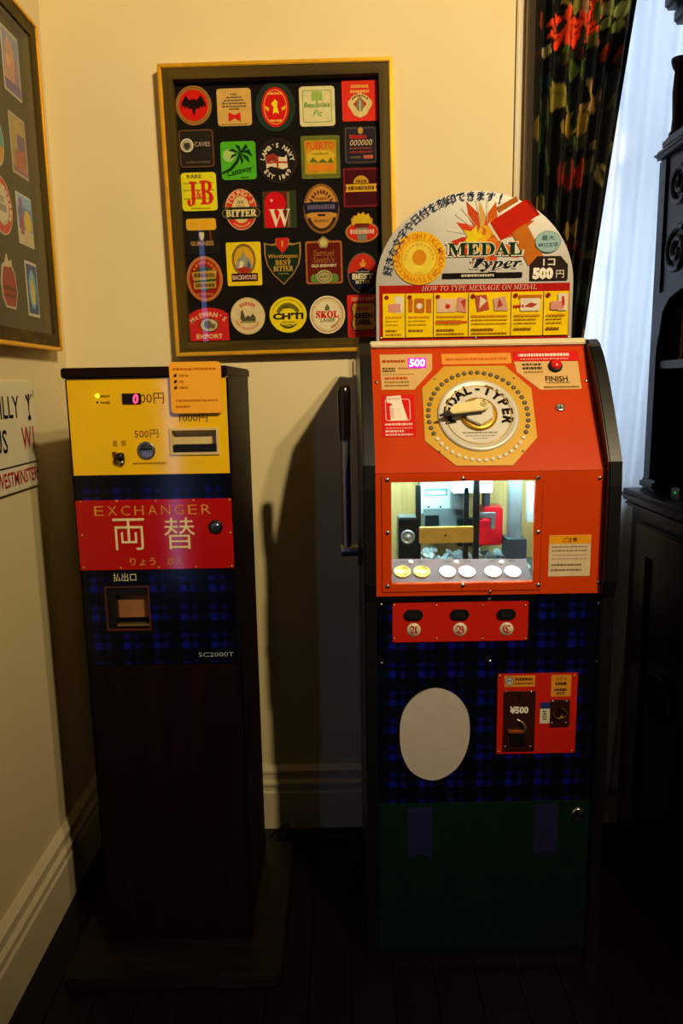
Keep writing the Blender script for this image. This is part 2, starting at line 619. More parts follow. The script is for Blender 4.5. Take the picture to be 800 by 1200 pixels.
# window behind the curtains: lining, sash bars and panes
w1 = MB(F.M)
w1.plate((WX0, WZ0, WX1, WZ1), [(WX0 + 0.05, WZ0 + 0.06, WX1 - 0.05, 1.90), (WX0 + 0.05, 1.94, WX1 - 0.05, WZ1 - 0.05)], -0.13, -0.09, PAINT)
w1 = struct(w1.build('window_1'), 'white sash window behind the sheer curtain')
for (a, b) in ((WZ0 + 0.06, 1.90), (1.94, WZ1 - 0.05)):
    mid = (WX0 + WX1) / 2
    MB(F.M).box(mid - 0.012, mid + 0.012, a, b, -0.125, -0.095, PAINT).build('glazing_bar', w1)
    for (p, q) in ((WX0 + 0.05, mid - 0.012), (mid + 0.012, WX1 - 0.05)):
        MB(F.M).box(p, q, a, b, -0.112, -0.108, DAYGLASS).build('window_pane', w1)
MB(F.M).box(WX0 - 0.03, WX1 + 0.03, WZ0 - 0.03, WZ0, -0.1, 0.004, PAINT).build('window_sill', w1)
# casing round the window
tr = MB(F.M)
tr.box(0.478, 0.500, 0.2035, 2.86, 0, 0.012, PAINT)
tr.box(0.500, 0.560, 0.2035, 2.86, 0, 0.03, PAINT)
tr.box(0.560, 1.22, 2.80, 2.86, 0, 0.03, PAINT)
struct(tr.build('trim_1', bevel=0.003))

# slim light in the left wall next to the camera (it shows as streaks in the glass and the lacquer)
SKYP = glow('#8fb0ff', 5.5, 'daylit_frosted_glass')
w2 = MB(FLW.M)
w2.plate((SY0, SZ0, SY1, SZ1), [(SY0 + 0.02, SZ0 + 0.03, SY1 - 0.02, SZ1 - 0.03)], -0.05, 0.002, PAINT)
w2 = struct(w2.build('window_2'), 'slim tall frosted window in the left wall')
MB(FLW.M).box(SY0 + 0.02, SY1 - 0.02, SZ0 + 0.03, SZ1 - 0.03, -0.003, 0.001, SKYP).build('window_pane', w2)

# cable conduit running down the back wall beside the medal machine
cf = MB(F.M)
cu0, _ = F.p(419, 600)
cf.box(cu0 - 0.007, cu0 + 0.007, 0.2045, 1.42, 0.0, 0.010, PAINT)
cn = cf.build('cable_conduit', origin=(cu0, YB, 0.2045), bevel=0.002)
tag(cn, 'thin cream cable conduit running down the wall left of the red medal machine', 'conduit')

# ================================================================== curtains
def smooth(a, b, t):
    t = max(0, min(1, (t - a) / (b - a)))
    return t * t * (3 - 2 * t)
FC = front(2.03)
MOTIF = []                                     # (kind, x, z, rx, rz, rotation, colour)
def motif(kind, px, py, rx, ry, rot, col):
    u, v = FC.p(px, py)
    MOTIF.append((kind, u, v, rx * 0.00236, ry * 0.00236, math.radians(rot), lin(col)))
for a in ((660, 37, 19, 20, 0, '#e2431c'), (684, 33, 14, 18, 20, '#d84420'), (699, 9, 9, 13, 0, '#d8431c')):
    motif('flower', *a)
for a in ((668, 6, 10, 6, -30, '#c9a95a'), (685, 8, 4, 10, 0, '#d0a06a'), (676, 4, 4, 9, 0, '#a8a03c'), (652, 112, 7, 17, 25, '#b3a23c'), (658, 118, 5, 12, 40, '#a39a38'), (647, 118, 4, 11, 0, '#a89a3a'),
          (691, 112, 4, 18, 12, '#c9a466'), (684, 128, 7, 4, -30, '#b8935a'), (668, 146, 5, 13, 0, '#b69a33'), (679, 145, 5, 13, 0, '#b0922e'), (656, 155, 2.5, 9, 5, '#a8892f'), (639, 61, 4, 6, 10, '#b9ae7a'),
          (660, 68, 4, 9, 0, '#5f7a2c'), (670, 80, 5, 11, 10, '#66802f'), (682, 82, 4, 12, -10, '#5a6f28'), (692, 50, 4, 8, 0, '#647030'), (626, 155, 2.5, 12, 0, '#93803a'), (631, 240, 4, 11, 0, '#8d7d3c'),
          (665, 206, 5, 17, 0, '#a82f1e'), (677, 206, 4, 16, 0, '#b0341e'), (652, 208, 3, 12, 0, '#7d2318'), (709, 64, 5, 10, -20, '#b23a22'), (724, 68, 5, 10, -25, '#a83820'), (632, 30, 3, 9, 0, '#a33c22'),
          (701, 207, 4, 12, 5, '#96834a'), (721, 212, 4, 10, -8, '#b19660'), (663, 272, 4, 10, 0, '#9b7f34'), (672, 271, 4, 11, 0, '#8d7230'), (668, 290, 6, 5, 0, '#7c2a20'), (735, 28, 6, 5, 30, '#a59a55'),
          (732, 35, 5, 4, 0, '#c08a6a'), (722, 32, 5, 6, 0, '#8f9a52'), (709, 29, 4, 6, 0, '#8d9448'), (713, 12, 6, 9, 30, '#8f9c58'), (728, 14, 8, 8, -20, '#98a160'), (700, 46, 3, 7, 0, '#b3745a'),
          (636, 130, 2, 26, 14, '#33502a'), (632, 168, 3, 24, -8, '#3c5a2c'), (640, 190, 3, 14, 12, '#3f562a'), (668, 170, 3, 8, 0, '#4b5f2c'), (678, 168, 3, 8, 0, '#465a2a'), (694, 172, 4, 5, 0, '#6d6440'),
          (717, 172, 6, 6, 0, '#6d6440'), (697, 20, 3, 12, 0, '#4c6630'), (740, 8, 4, 14, 0, '#1f4a34'), (637, 98, 9, 8, 0, '#1a3230'), (692, 82, 8, 14, 0, '#14232c'), (709, 92, 8, 14, 10, '#131a33'), (724, 100, 7, 16, 0, '#111634'),
          (690, 390, 9, 5, -10, '#a08a4a'), (683, 394, 5, 4, 10, '#8f7c42'), (690, 300, 6, 5, 0, '#4a4a30'), (650, 250, 3, 14, 10, '#2f4526'), (700, 260, 3, 14, -10, '#2e3f26'), (681, 345, 4, 16, 8, '#2f3f25'), (700, 330, 3, 9, 0, '#5a5434')):
    motif('leaf', *a)
rs = random.Random(3)
for i in range(150):
    motif('leaf', rs.uniform(610, 760), rs.uniform(-160, 700), rs.uniform(1.5, 4), rs.uniform(4, 13), rs.uniform(-35, 35), rs.choice(['#26381f', '#2f3d22', '#1a2b22', '#3d3f24', '#54492c', '#40201a', '#232a1c', '#16222e']))
for i in range(26):
    motif('flower', rs.uniform(615, 745), rs.choice([rs.uniform(-160, -15), rs.uniform(430, 800)]), rs.uniform(7, 15), rs.uniform(7, 15), 0, rs.choice(['#c9431f', '#a03020', '#a89a40']))
def cloth_col(x, z, ground, near):
    c = ground
    for kind, mx, mz, rx, rz, ro, col in near:
        dx, dz = x - mx, z - mz
        if abs(dx) > 0.06 or abs(dz) > 0.09:
            continue
        a = (dx * math.cos(ro) + dz * math.sin(ro)) / rx
        b = (-dx * math.sin(ro) + dz * math.cos(ro)) / rz
        d = a * a + b * b
        if kind == 'leaf':
            if d < 1 + 0.16 * math.sin(5 * math.atan2(b, a) + mx * 90):
                k = 0.22 if abs(a) < 0.13 else 0.48
                c = tuple(v * k for v in col[:3])
        else:
            q = math.atan2(b, a)
            if d < 0.75 + 0.3 * math.cos(9 * q):
                k = 0.16 if (math.cos(9 * q) < -0.45 and d > 0.06) else (0.6 if d < 0.05 else 0.85)
                c = tuple(v * k for v in col[:3])
    return c

def cloth(name, edge, z0, z1, yc, amp, folds, nx, nz, m, thick, colour=None, seed=0, drift=0.0):
    rr = random.Random(seed)
    ph = [rr.uniform(0, 6.28) for _ in range(4)]
    vs, cols, fs = [], [], []
    for layer in (0, 1):
        for j in range(nz + 1):
            z = z0 + (z1 - z0) * j / nz
            a, b = edge(z)
            near = [q for q in MOTIF if abs(q[2] - z) < 0.09] if colour else ()
            for i in range(nx + 1):
                s = i / nx
                x = a + (b - a) * s
                wv = math.sin(2 * math.pi * folds * s + 0.9 * math.sin(2 * math.pi * 1.7 * s + ph[0]) + drift * z) + 0.35 * math.sin(2 * math.pi * folds * 0.53 * s + ph[1] + 0.5 * z)
                vs.append((x, yc - amp * wv + layer * thick, z))
                if colour:
                    cols.append(cloth_col(x, z, colour, near) if layer == 0 else cols[len(cols) - (nx + 1) * (nz + 1)])
    W = nx + 1
    T = W * (nz + 1)
    for j in range(nz):
        for i in range(nx):
            q = j * W + i
            fs.append((q, q + 1, q + W + 1, q + W))
            fs.append((T + q, T + q + W, T + q + W + 1, T + q + 1))
    for j in range(nz):
        for i in (0, nx):
            q = j * W + i
            fs.append((q, q + W, T + q + W, T + q) if i == 0 else (q, T + q, T + q + W, q + W))
    for i in range(nx):
        for j in (0, nz):
            q = j * W + i
            fs.append((q, T + q, T + q + 1, q + 1) if j == 0 else (q, q + 1, T + q + 1, T + q))
    mb = MB()
    mb.add(vs, fs, m, True)
    o = mb.build(name, origin=((edge(z0)[0] + edge(z0)[1]) / 2, yc, z0))
    if colour:
        at = o.data.color_attributes.new('print', 'FLOAT_COLOR', 'POINT')
        at.data.foreach_set('color', [v for c in cols for v in (*c[:3], 1)])
    return o

def print_cloth():
    m, nt, b, o = new_mat('floral_chintz')
    a = nt.nodes.new('ShaderNodeAttribute')
    a.attribute_name = 'print'
    nt.links.new(a.outputs['Color'], b.inputs['Base Color'])
    b.inputs['Roughness'].default_value = 0.75
    b.inputs['Specular IOR Level'].default_value = 0.12
    return m
def drape_edge(z):
    if z > 1.15:
        r = 0.635 + (0.765 - 0.635) * max(0, min(1.25, (z - 1.15) / (2.29 - 1.15))) ** 1.15
    else:
        r = 0.635 + 0.05 * smooth(1.1, 0.3, z)
    return (0.508, r)
fc = cloth('floral_curtain', drape_edge, 0.04, 2.74, 2.022, 0.016, 7, 150, 520, print_cloth(), 0.0025, lin('#0b0d0b')[:3], 2)
tag(fc, 'dark floral drape with red and yellow blooms hanging behind the red medal machine', 'curtain')

def sheer_cloth():
    m, nt, b, o = new_mat('white_voile')
    nt.nodes.remove(b)
    tc = nt.nodes.new('ShaderNodeTexCoord')
    n = nt.nodes.new('ShaderNodeTexNoise')
    n.inputs['Scale'].default_value = 500
    r = nt.nodes.new('ShaderNodeValToRGB')
    r.color_ramp.elements[0].color = (0.80, 0.82, 0.86, 1)
    r.color_ramp.elements[1].color = (0.90, 0.91, 0.94, 1)
    d, t, mx = nt.nodes.new('ShaderNodeBsdfDiffuse'), nt.nodes.new('ShaderNodeBsdfTranslucent'), nt.nodes.new('ShaderNodeMixShader')
    nt.links.new(tc.outputs['Object'], n.inputs['Vector'])
    nt.links.new(n.outputs['Fac'], r.inputs['Fac'])
    for q in (d, t):
        nt.links.new(r.outputs['Color'], q.inputs['Color'])
    mx.inputs[0].default_value = 0.62
    nt.links.new(d.outputs[0], mx.inputs[1])
    nt.links.new(t.outputs[0], mx.inputs[2])
    nt.links.new(mx.outputs[0], o.inputs['Surface'])
    return m
def sheer_edge(z):
    return (0.575 - 0.02 * (2.3 - z), 1.16 - 0.10 * (2.3 - z))
sh = cloth('sheer_curtain', sheer_edge, 0.10, 2.72, 2.068, 0.011, 10, 120, 60, sheer_cloth(), 0.0008, None, 5, 0.5)
tag(sh, 'sheer white net curtain glowing with daylight between the drape and black cabinet', 'curtain')
# pole carrying both curtains, above the picture
rod = thing('curtain_pole', (0.86, 2.03, 2.76), 'dark curtain pole over the window carrying both curtains', 'curtain pole')
MB().tube([(0.45, 2.045, 2.765), (1.27, 2.045, 2.765)], 0.014, HUTCHW, 14).build('rod', rod)
MB(Matrix.Translation((0.44, 2.045, 2.765)) @ Matrix.Rotation(math.radians(-90), 4, 'Y')).lathe([(0.012, -0.01), (0.026, 0.01), (0.026, 0.03), (0.008, 0.045), (0.00001, 0.05)], HUTCHW).build('finial', rod)
for xb in (0.53, 1.2):
    MB().box(xb - 0.008, xb + 0.008, 2.045, 2.0699, 2.757, 2.773, HUTCHW).build('bracket', rod)

# ================================================================== framed coaster display on the back wall
GOLD = mat('#e3aa18', 0.28, 0.45, 0.12, 30, name='gold_leaf')
OLIVE = wood('olive_stained_rail', '#332a0e', '#554414', 3, 0.5, 'X', 0.08)
OLIVEV = wood('olive_stained_stile', '#332a0e', '#554414', 3, 0.5, 'Z', 0.08)
BACKING = mat('#120e0b', 0.85, 0, 0.2, 20, spec=0.1, name='dark_mount_board')
GREENMOUNT = mat('#38371d', 0.85, 0, 0.1, 30, spec=0.1, name='olive_mount_board')
PICGLASS = glass('picture_glass', ior=1.40)

def picture_frame(root, f, rect, lip, rail, depth, backing):
    """Four flat rails, each with a raised gilt outer lip; backing board and glass."""
    u0, v0, u1, v1 = rect
    t = lip + rail
    for k, (quad, quad2, mm) in enumerate((
        (((u0, v1), (u1, v1), (u1 - lip, v1 - lip), (u0 + lip, v1 - lip)), ((u0 + lip, v1 - lip), (u1 - lip, v1 - lip), (u1 - t, v1 - t), (u0 + t, v1 - t)), OLIVE),
        (((u0, v0), (u1, v0), (u1 - lip, v0 + lip), (u0 + lip, v0 + lip)), ((u0 + lip, v0 + lip), (u1 - lip, v0 + lip), (u1 - t, v0 + t), (u0 + t, v0 + t)), OLIVE),
        (((u0, v0), (u0, v1), (u0 + lip, v1 - lip), (u0 + lip, v0 + lip)), ((u0 + lip, v0 + lip), (u0 + lip, v1 - lip), (u0 + t, v1 - t), (u0 + t, v0 + t)), OLIVEV),
        (((u1, v0), (u1, v1), (u1 - lip, v1 - lip), (u1 - lip, v0 + lip)), ((u1 - lip, v0 + lip), (u1 - lip, v1 - lip), (u1 - t, v1 - t), (u1 - t, v0 + t)), OLIVEV))):
        r = MB(f.M).prism(list(quad2), -depth, 0.0, mm).build('frame_rail', root)
        MB(f.M).prism(list(quad), -depth, 0.004, GOLD).build('gilt_lip', r, bevel=0.0018)
    MB(f.M).box(u0 + t, u1 - t, v0 + t, v1 - t, -depth + 0.002, -depth + 0.006, backing).build('backing_board', root)
    MB(f.M).box(u0 + t, u1 - t, v0 + t, v1 - t, -0.0055, -0.0035, PICGLASS).build('glass_pane', root)

tilt = math.radians(0.75)
FD = Face((-0.46, 2.066, 2.179), (math.cos(tilt), 0, math.sin(tilt)), (-math.sin(tilt), 0, math.cos(tilt)))
ua, va = (FD.p(183, 75)[0] + FD.p(207, 418)[0]) / 2, FD.p(183, 75)[1]
ub, vb = FD.p(463, 235)[0], FD.p(207, 418)[1]
disp = thing('framed_coaster_display', (-0.15, 2.066, 1.42), 'large gilt frame holding thirty beer mats on black above the change machine', 'picture frame')
picture_frame(disp, FD, (ua, vb, ub, va), 0.0105, 0.027, 0.033, BACKING)
FK = FD.off(-0.027)                            # surface of the backing

INK, CRM, RED, NAVY, GRN, YEL, TAN, GLD = '#15110e', '#d9cb9c', '#c81a14', '#1b2140', '#1f7a1c', '#e3cf1e', '#c79a4e', '#c99a22'
def coaster(cx, cy, kind, w, h, col, draw=None, rad=4, poly=None):
    a = Art(FK, cx, cy, 0.0028)
    if kind == 'rect':
        pl = rrect(-w / 2, -h / 2, w / 2, h / 2, rad)
    elif kind == 'oval':
        pl = ell(0, 0, w / 2, h / 2, 40)
    else:
        pl = poly
    c = MB(FK.M).prism(a.map(pl), 0.0, 0.0026, mat(col, 0.8, spec=0.15)).build('coaster', disp)
    if draw:
        draw(a)
        a.build('coaster_print', c)

def d(a):                                                            # bat in a red disc
    a.disc(0, 0, 17, 18.5, RED)
    bat = [(0, -6), (1.5, -9), (2.5, -6), (5, -7), (9, -12), (11, -8), (14, -3), (14.5, 4), (12, 0), (10, 4), (8, 1), (6, 5), (3, 3), (1.5, 8), (0, 14)]
    a.poly(bat + [(-x, y) for x, y in bat[::-1][1:-1]], '#1b0d0a')
    a.ring(0, 0, 20, 21.5, 1.0, '#8a5a22')
coaster(227, 124, 'oval', 42, 47, '#9b6a2c', d)
def d(a):
    for i, (y, wd) in enumerate(((-15, 8), (-11.5, 18), (-8, 24), (-4.5, 28), (-1, 28), (2.2, 12))):
        a.lines(-wd / 2, wd / 2, [y], 2.0, '#6b5a3a', 3)
    a.poly([(-7, 6), (0, 9.5), (7, 6), (7, 17), (0, 13), (-7, 17)], RED)
    a.lines(-16, 16, [20], 1.2, '#94763c', 4)
coaster(274.5, 126, 'rect', 40, 44, '#c9a052', d)
coaster(322.5, 126, 'oval', 47, 58, '#1c2d1e', lambda a: (a.disc(0, 0, 16, 23.5, RED), a.ring(0, 0, 13.6, 20.5, 0.8, '#d3a23a'), a.lines(-8, 8, [-16], 2.6, '#e0b04a', 2), a.lines(-7, 7, [16], 2.6, '#e0b04a', 2),
        a.poly([(-3, 8), (-2, 0), (-5, -4), (0, -9), (3, -6), (2, -1), (4, 8), (0, 6)], YEL), a.poly([(-12, -2), (-7, 1), (-8, 5), (-12, 2)], '#d9a82a'), a.poly([(12, -2), (7, 1), (8, 5), (12, 2)], '#d9a82a')))
def d(a):
    a.frame(-17, -19, 17, 19, 0.9, '#7f9a52', 3)
    for x, y, r in ((-4, -12, 25), (4, -12, -25), (0, -14, 0)):
        a.poly([(x - 2.4, y + 5), (x - 2.2, y - 4), (x, y - 6), (x + 2.2, y - 4), (x + 2.4, y + 5)], '#8fae52')
    a.rect(-1.2, -9, 1.2, -2, '#8fae52')
    a.text('Beaujolais', 0, -1, 7.5, '#3f8a2a', w=30, bold=0.012, shear=0.15)
    a.text('Pic', 1, 8, 7, '#4f9434', w=10, shear=0.3)
coaster(371.5, 125, 'rect', 41.5, 47, '#cdc48d', lambda a: d(a), rad=4)
def d(a):
    a.lines(-10, 10, [-17], 3.6, '#d6a04a', 2.6)
    a.lines(-11, 11, [-11], 3.6, '#d6a04a', 2.6)
    a.poly([(0, -9), (8, -6), (14, 1), (14, 5), (7, 17), (0, 20), (-7, 17), (-14, 5), (-14, 1), (-8, -6)], '#cdb878')
    a.poly([(0, -5), (8, 4), (0, 13), (-8, 4)], '#a8341f')
    a.disc(0, 5, 4.5, 8, '#7d735c').rect(-0.6, 0, 0.6, 17, '#d9c890')
    a.arclines(0, 5, 11.2, -55, 55, 2.4, '#6b5a30', 7)
coaster(421.5, 118.5, 'rect', 42, 48, '#cf2a17', d, rad=2)
def d(a):
    a.frame(-20, -22, 20, 22, 1.3, '#6b4220', 4)
    a.disc(-11, -4, 7.5, 8, '#a59a80').ring(-11, -4, 7.5, 8, 1.2, '#d8cfb2').poly([(-14, -7), (-8, -7), (-7, -2), (-11, 2), (-15, -2)], '#3a332b')
    a.text('CAVES', 7, -5, 5.5, '#a79a7c', w=18, bold=0.01)
    a.lines(-13, 15, [16], 2.4, '#5a4a34', 3)
coaster(230.5, 174.5, 'rect', 41.5, 45.5, '#1e1813', d)
def d(a):
    a.disc(-11, -6, 7, 7.5, '#9dbb62')
    a.poly([(-20, 13), (-11, 9), (-3, 0), (1, -9), (3, -8), (0, 2), (-8, 11), (-20, 16)], '#16300c')
    for p in ([(2, -9), (-6, -14), (-12, -12), (-5, -10)], [(2, -9), (-3, -19), (2, -17), (4, -11)], [(2, -9), (9, -19), (12, -15), (5, -9)], [(2, -9), (13, -13), (17, -4), (9, -9)], [(2, -9), (12, -4), (13, 3), (7, -3)], [(2, -9), (6, 0), (4, 5), (2, -2)], [(2, -9), (-7, -7), (-10, -2), (-3, -6)]):
        a.poly(p, '#16300c')
    a.text('Castaway', 1, 13, 9, '#16300c', w=30, rot=-12, shear=0.25, bold=0.012)
    a.lines(2, 12, [20], 1.5, '#2c5a16', 3)
coaster(279.5, 188.5, 'rect', 41, 45, '#46a51c', d)
def d(a):
    a.ring(0, 0, 22.5, 26, 0.6, '#3a2c22')
    a.arc("LAMB'S NAVY", 0, 2, 17.5, -75, 78, 5.2, '#d7cca8', ry=20, bold=0.02)
    a.arc('EST 1849', 0, 0, 17, 232, 128, 5.2, '#d7cca8', ry=20, inside=True, bold=0.02)
    a.poly([(-14, -6), (-5, -9), (1, -5), (8, -4), (11, -7), (12, 8), (6, 10), (0, 8), (-8, 6), (-13, 9)], '#cfc3a0')
    a.poly([(-14, -6), (-5, -9), (0, -6), (0, 1), (-7, 0), (-13, 2)], '#8a2f22').poly([(-1, -6), (1.4, -5), (1.4, 8), (-1, 8)], '#a33a28').poly([(-13, 1), (0, 0.5), (12, 1), (12, 3), (0, 2.5), (-13, 3)], '#a33a28')
coaster(325, 189, 'oval', 46, 53, '#17110e', d)
def d(a):
    a.rect(-18.5, -20, 18.5, 20, '#a58a1e', 2).rect(-17, -18, 17, 18, '#b98a20', 2)
    a.text('PUERTO', 0, -13.5, 9, '#c9491a', w=33, bold=0.03)
    a.poly([(-17, -3), (-9, -8), (9, -8), (17, -3), (14, 7), (-14, 7)], '#c9a62c').poly([(-14, 6), (-9, 0), (-3, 6), (2, 2), (8, 6), (12, 0), (15, 7)], '#5a6420').lines(-9, 9, [-4], 2.4, '#8a7a20', 3)
    a.lines(-15, 15, [12], 8, '#d27a1c', 5)
coaster(375.5, 184.5, 'rect', 45.5, 50.5, '#5e6420', d, rad=2)
def d(a):
    a.frame(-18, -20.5, 18, 20.5, 0.8, '#5b5240', 3)
    a.disc(0, -17, 3, 4, '#b08a3c')
    a.lines(-13, 8, [-10], 5, '#a8271c', 3.4)
    a.text('000000', 0.5, -3, 7, '#c6b382', w=26, shear=0.2, bold=0.0)
    a.lines(-13, 13, [3.5], 2.2, '#7a3a30', 3).lines(-13, 13, [8], 2.2, '#8f2a22', 3).rect(3, 12, 14, 16, '#b05a40').lines(-12, 0, [14], 2.2, '#6a5a44', 3)
coaster(422.5, 170.5, 'rect', 39.5, 44.5, '#221c26', d, rad=4)
def d(a):
    a.text('RARE', -5, -18, 4.5, '#4a4410', w=17, bold=0.02)
    a.lines(-18, 18, [-10], 1.6, '#9b9118', 4).lines(-18, 18, [-2], 1.6, '#9b9118', 4).lines(-18, 18, [8], 1.6, '#9b9118', 4).lines(-10, 12, [19.5], 1.6, '#9b9118', 4)
    a.text('𝐉', -8.5, 2.5, 29, '#c9201a', w=12, bold=0.01)
    a.text('𝐁', 8.5, 1, 28, '#c9201a', w=15.5, bold=0.005)
    a.text('&', -0.5, 2.5, 10.5, '#c9201a', w=6.5, bold=0.01)
coaster(233.5, 225, 'rect', 41, 45, '#d8d012', d, rad=4)
def d(a):
    a.disc(0, 0, 18.5, 24, '#c33322').disc(0, 0, 10.5, 16, '#cbb676').ring(0, 0, 18.5, 24, 0.8, '#d8b080')
    a.arc("YOUNG'S", 0, 0, 15, -62, 62, 6, '#ddb27e', ry=19.5, bold=0.03)
    a.lines(-4, 4, [-9], 4.0, '#8a7a50', 2).lines(-5, 5, [-4.5], 1.6, '#8a7a50', 2)
    a.poly([(-22, -1), (-19, -3), (19, -3), (22, -1), (22, 9), (19, 11), (-19, 11), (-22, 9)], '#23231a')
    a.ring(0, 4, 22.4, 9.5, 0.8, '#7a6830', a0=-60, a1=60).ring(0, 4, 22.4, 9.5, 0.8, '#7a6830', a0=120, a1=240)
    a.text('𝐁𝐈𝐓𝐓𝐄𝐑', 0, 4, 8.2, '#d8c68a', w=36, bold=0.02)
    a.arclines(0, 0, 15, 140, 220, 2.4, '#d88f68', 9, ry=20)
coaster(282.5, 246, 'poly', 0, 0, '#2a241a', d, poly=[(22.3 * math.cos(t) if abs(math.sin(t)) < .42 else 19.5 * math.cos(t) * 1.0, 25.5 * math.sin(t)) for t in [2 * math.pi * k / 48 for k in range(48)]])
def d(a):
    a.rect(-19, -21, 19, 21, '#2e3a20', 2).rect(-17, -21, 11, 21, '#5d2118', 1)
    a.poly(ell(-5, -7, 12.5, 14, 24) , '#c4121a').rect(-17.5, -7, 3, 21, '#c4121a').disc(-9, -11, 1.8, 1.8, '#e39a80')
    a.rect(9, -20, 12, 21, '#6a5a3a')
    a.text('𝐖', 0, 10, 21, '#d9cfae', w=25, bold=0.0)
coaster(327.5, 246, 'rect', 40, 44, '#2c2a1a', d, rad=2)
def d(a):
    a.disc(0, 0, 19, 27.5, '#b98238').ring(0, 0, 19, 27.5, 1.2, '#8a5a24')
    a.arclines(0, 3, 14.5, -62, 62, 4.8, '#5a2a1c', 9, ry=23)
    a.lines(-7, 7, [-12], 3.2, '#7a5020', 2.5)
    a.poly([(-20.5, -7), (-10, -8.5), (10, -8.5), (20.5, -7), (19.5, 6), (10, 4), (-10, 4), (-19.5, 6)], '#1d1c30').lines(-16, 16, [-2.3], 5.5, '#5d5570', 3.4)
    a.rect(-4.5, 6, 4.5, 8.5, '#3a2418').lines(-9, 9, [14], 3, '#8d6426', 3)
    a.ring(0, 0, 18.5, 26.5, 3.6, '#3a2620', a0=25, a1=155)
coaster(376.5, 245, 'oval', 42, 58.5, '#7d5320', d)
def d(a):
    a.rect(-18.5, -20.5, 18.5, 20.5, '#3f0f16', 1)
    a.poly(ell(0, -5, 9, 9, 20, 180, 360), '#b98c24').lines(-6, 6, [-7.5], 3.2, '#5a3a16', 2)
    a.poly([(-18.5, -4), (18.5, -4), (17, 0), (18.5, 5), (-18.5, 5), (-17, 0)], '#c99d26').lines(-15, 15, [0.5], 4.6, '#5a3a16', 2.6)
coaster(423, 220, 'rect', 42, 46, '#6b1417', d, rad=1)
def d(a):
    a.rect(-17.5, -20, 17.5, -6.5, '#d6a323', 3)
    a.poly([(9, -6), (11, -6), (11.5, 6), (9.5, 6)], '#6b2d12').poly([(-3, -4), (3, -4), (2.5, 2), (1, 5.5), (-1, 5.5), (-2.5, 2)], '#cdb25c')
    a.text('GUINNESS', 0, 9, 5.4, '#b18a4a', w=27, bold=0.02)
coaster(236.5, 276.5, 'rect', 41, 44, '#130f0c', d, rad=3)
def d(a):
    a.disc(0, 0, 17.8, 23, '#8a1a14').ring(0, 0, 20, 25.5, 1.3, '#b4622a')
    a.arclines(0, 0, 14.6, -60, 60, 3, '#c4702c', 8, ry=19.5)
    a.disc(0, 0, 13, 14, '#274a2a')
    a.poly([(-15, -8), (15, -10), (13, 0), (-13, 2)], '#a98a34').lines(-12, 12, [-4.3], 5, '#5d3a18', 3)
    a.poly([(-13, 4), (13, 3), (13, 11), (-13, 12)], '#a98a34').lines(-11, 11, [7.5], 4.6, '#5d3a18', 3)
    a.lines(-10, 10, [18], 3, '#b05a2c', 3)
coaster(240, 327, 'oval', 42, 53, '#b5702c', d)
def d(a):
    a.disc(0, -5, 14, 18.5, '#4a2020').disc(0, -5, 11.5, 15.5, '#c99c20').ring(0, -5, 13.2, 17.3, 0.8, '#a98a4a')
    a.poly([(-10, 4), (-8, -5), (-3, -9), (0, -16), (2, -9), (7, -6), (10, 4), (5, 9), (-5, 9)], '#8d8a72').poly([(-6, 4), (-4, -4), (0, -2), (-2, 6)], '#d2cba6').poly([(3, 3), (5, -4), (8, 2), (6, 7)], '#4a5560').poly([(-9, 6), (0, 3), (9, 6), (4, 11), (-4, 11)], '#a03020')
    a.rect(-15, 11, 15.5, 20.5, '#3a1612').text('BACKHOUSE', 0, 15.7, 5.6, '#cfa79a', w=28, bold=0.03)
coaster(286, 309.5, 'rect', 40.5, 51, '#dcc00c', d, rad=2)
shield = [(-21.5, -22), (-14, -20), (-8, -21), (-8, -26), (8, -26), (8, -21), (14, -20), (21.5, -22), (21.5, -8), (19, 4), (12, 16), (0, 28), (-12, 16), (-19, 4), (-21.5, -8)]
def d(a):
    a.poly([(x * 0.92, (y + 1) * 0.93 - 0.5) for x, y in [p for p in shield if abs(p[0]) > 8.5 or p[1] > 0]], '#17261a')
    a.poly([(-7, -27), (7, -27), (7, -17), (0, -9), (-7, -17)], '#b9281c').text('I', 0, -20, 7, '#d9a04a', w=1.4)
    a.text('Worthington', 0, -5, 6.5, '#b58a2c', w=35, shear=0.15, bold=0.01)
    a.text('𝐁𝐄𝐒𝐓', 0, 2, 6, '#b9952f', w=18, bold=0.01).text('𝐁𝐈𝐓𝐓𝐄𝐑', 0, 9, 6, '#b9952f', w=23, bold=0.01)
    a.lines(-6, 6, [15], 1.4, '#7a6a2a', 3)
coaster(331.5, 306, 'poly', 0, 0, '#9a7428', d, poly=shield)
def d(a):
    a.rect(-19.5, -21.5, 19.5, 24.5, '#5d170f', 2)
    a.poly(ell(0, -22, 7, 7.5, 5, -90, 270), '#8d8252').disc(0, -22, 4, 4.5, '#c2ae62')
    a.text('Samuel', 0, -10, 7.5, '#8d5a2a', w=24, shear=0.1, bold=0.01).text("Smith's", 0, -2, 7.5, '#8d5a2a', w=25, shear=0.1, bold=0.01)
    a.text('OLD BREWERY', 0, 5, 3.6, '#cdbf8f', w=30, bold=0.03)
    a.disc(-11, 20, 5.5, 5.5, '#5b7a34').disc(11, 20, 5.5, 5.5, '#5b7a34').disc(0, 18, 9.5, 8, '#9d9462').ring(0, 18, 7.5, 6, 1, '#6a6238').lines(-5, 5, [18], 2.4, '#6a6238', 2)
coaster(379.5, 306.5, 'poly', 0, 0, '#9a5a26', d, poly=[p for p in rrect(-21.5, -24, 21.5, 26.5, 3)[:12]] + ell(0, -24, 7.5, 8, 9, 0, -180)[0:9] + [p for p in rrect(-21.5, -24, 21.5, 26.5, 3)[12:]] if False else rrect(-21.5, -24, 21.5, 26.5, 3))
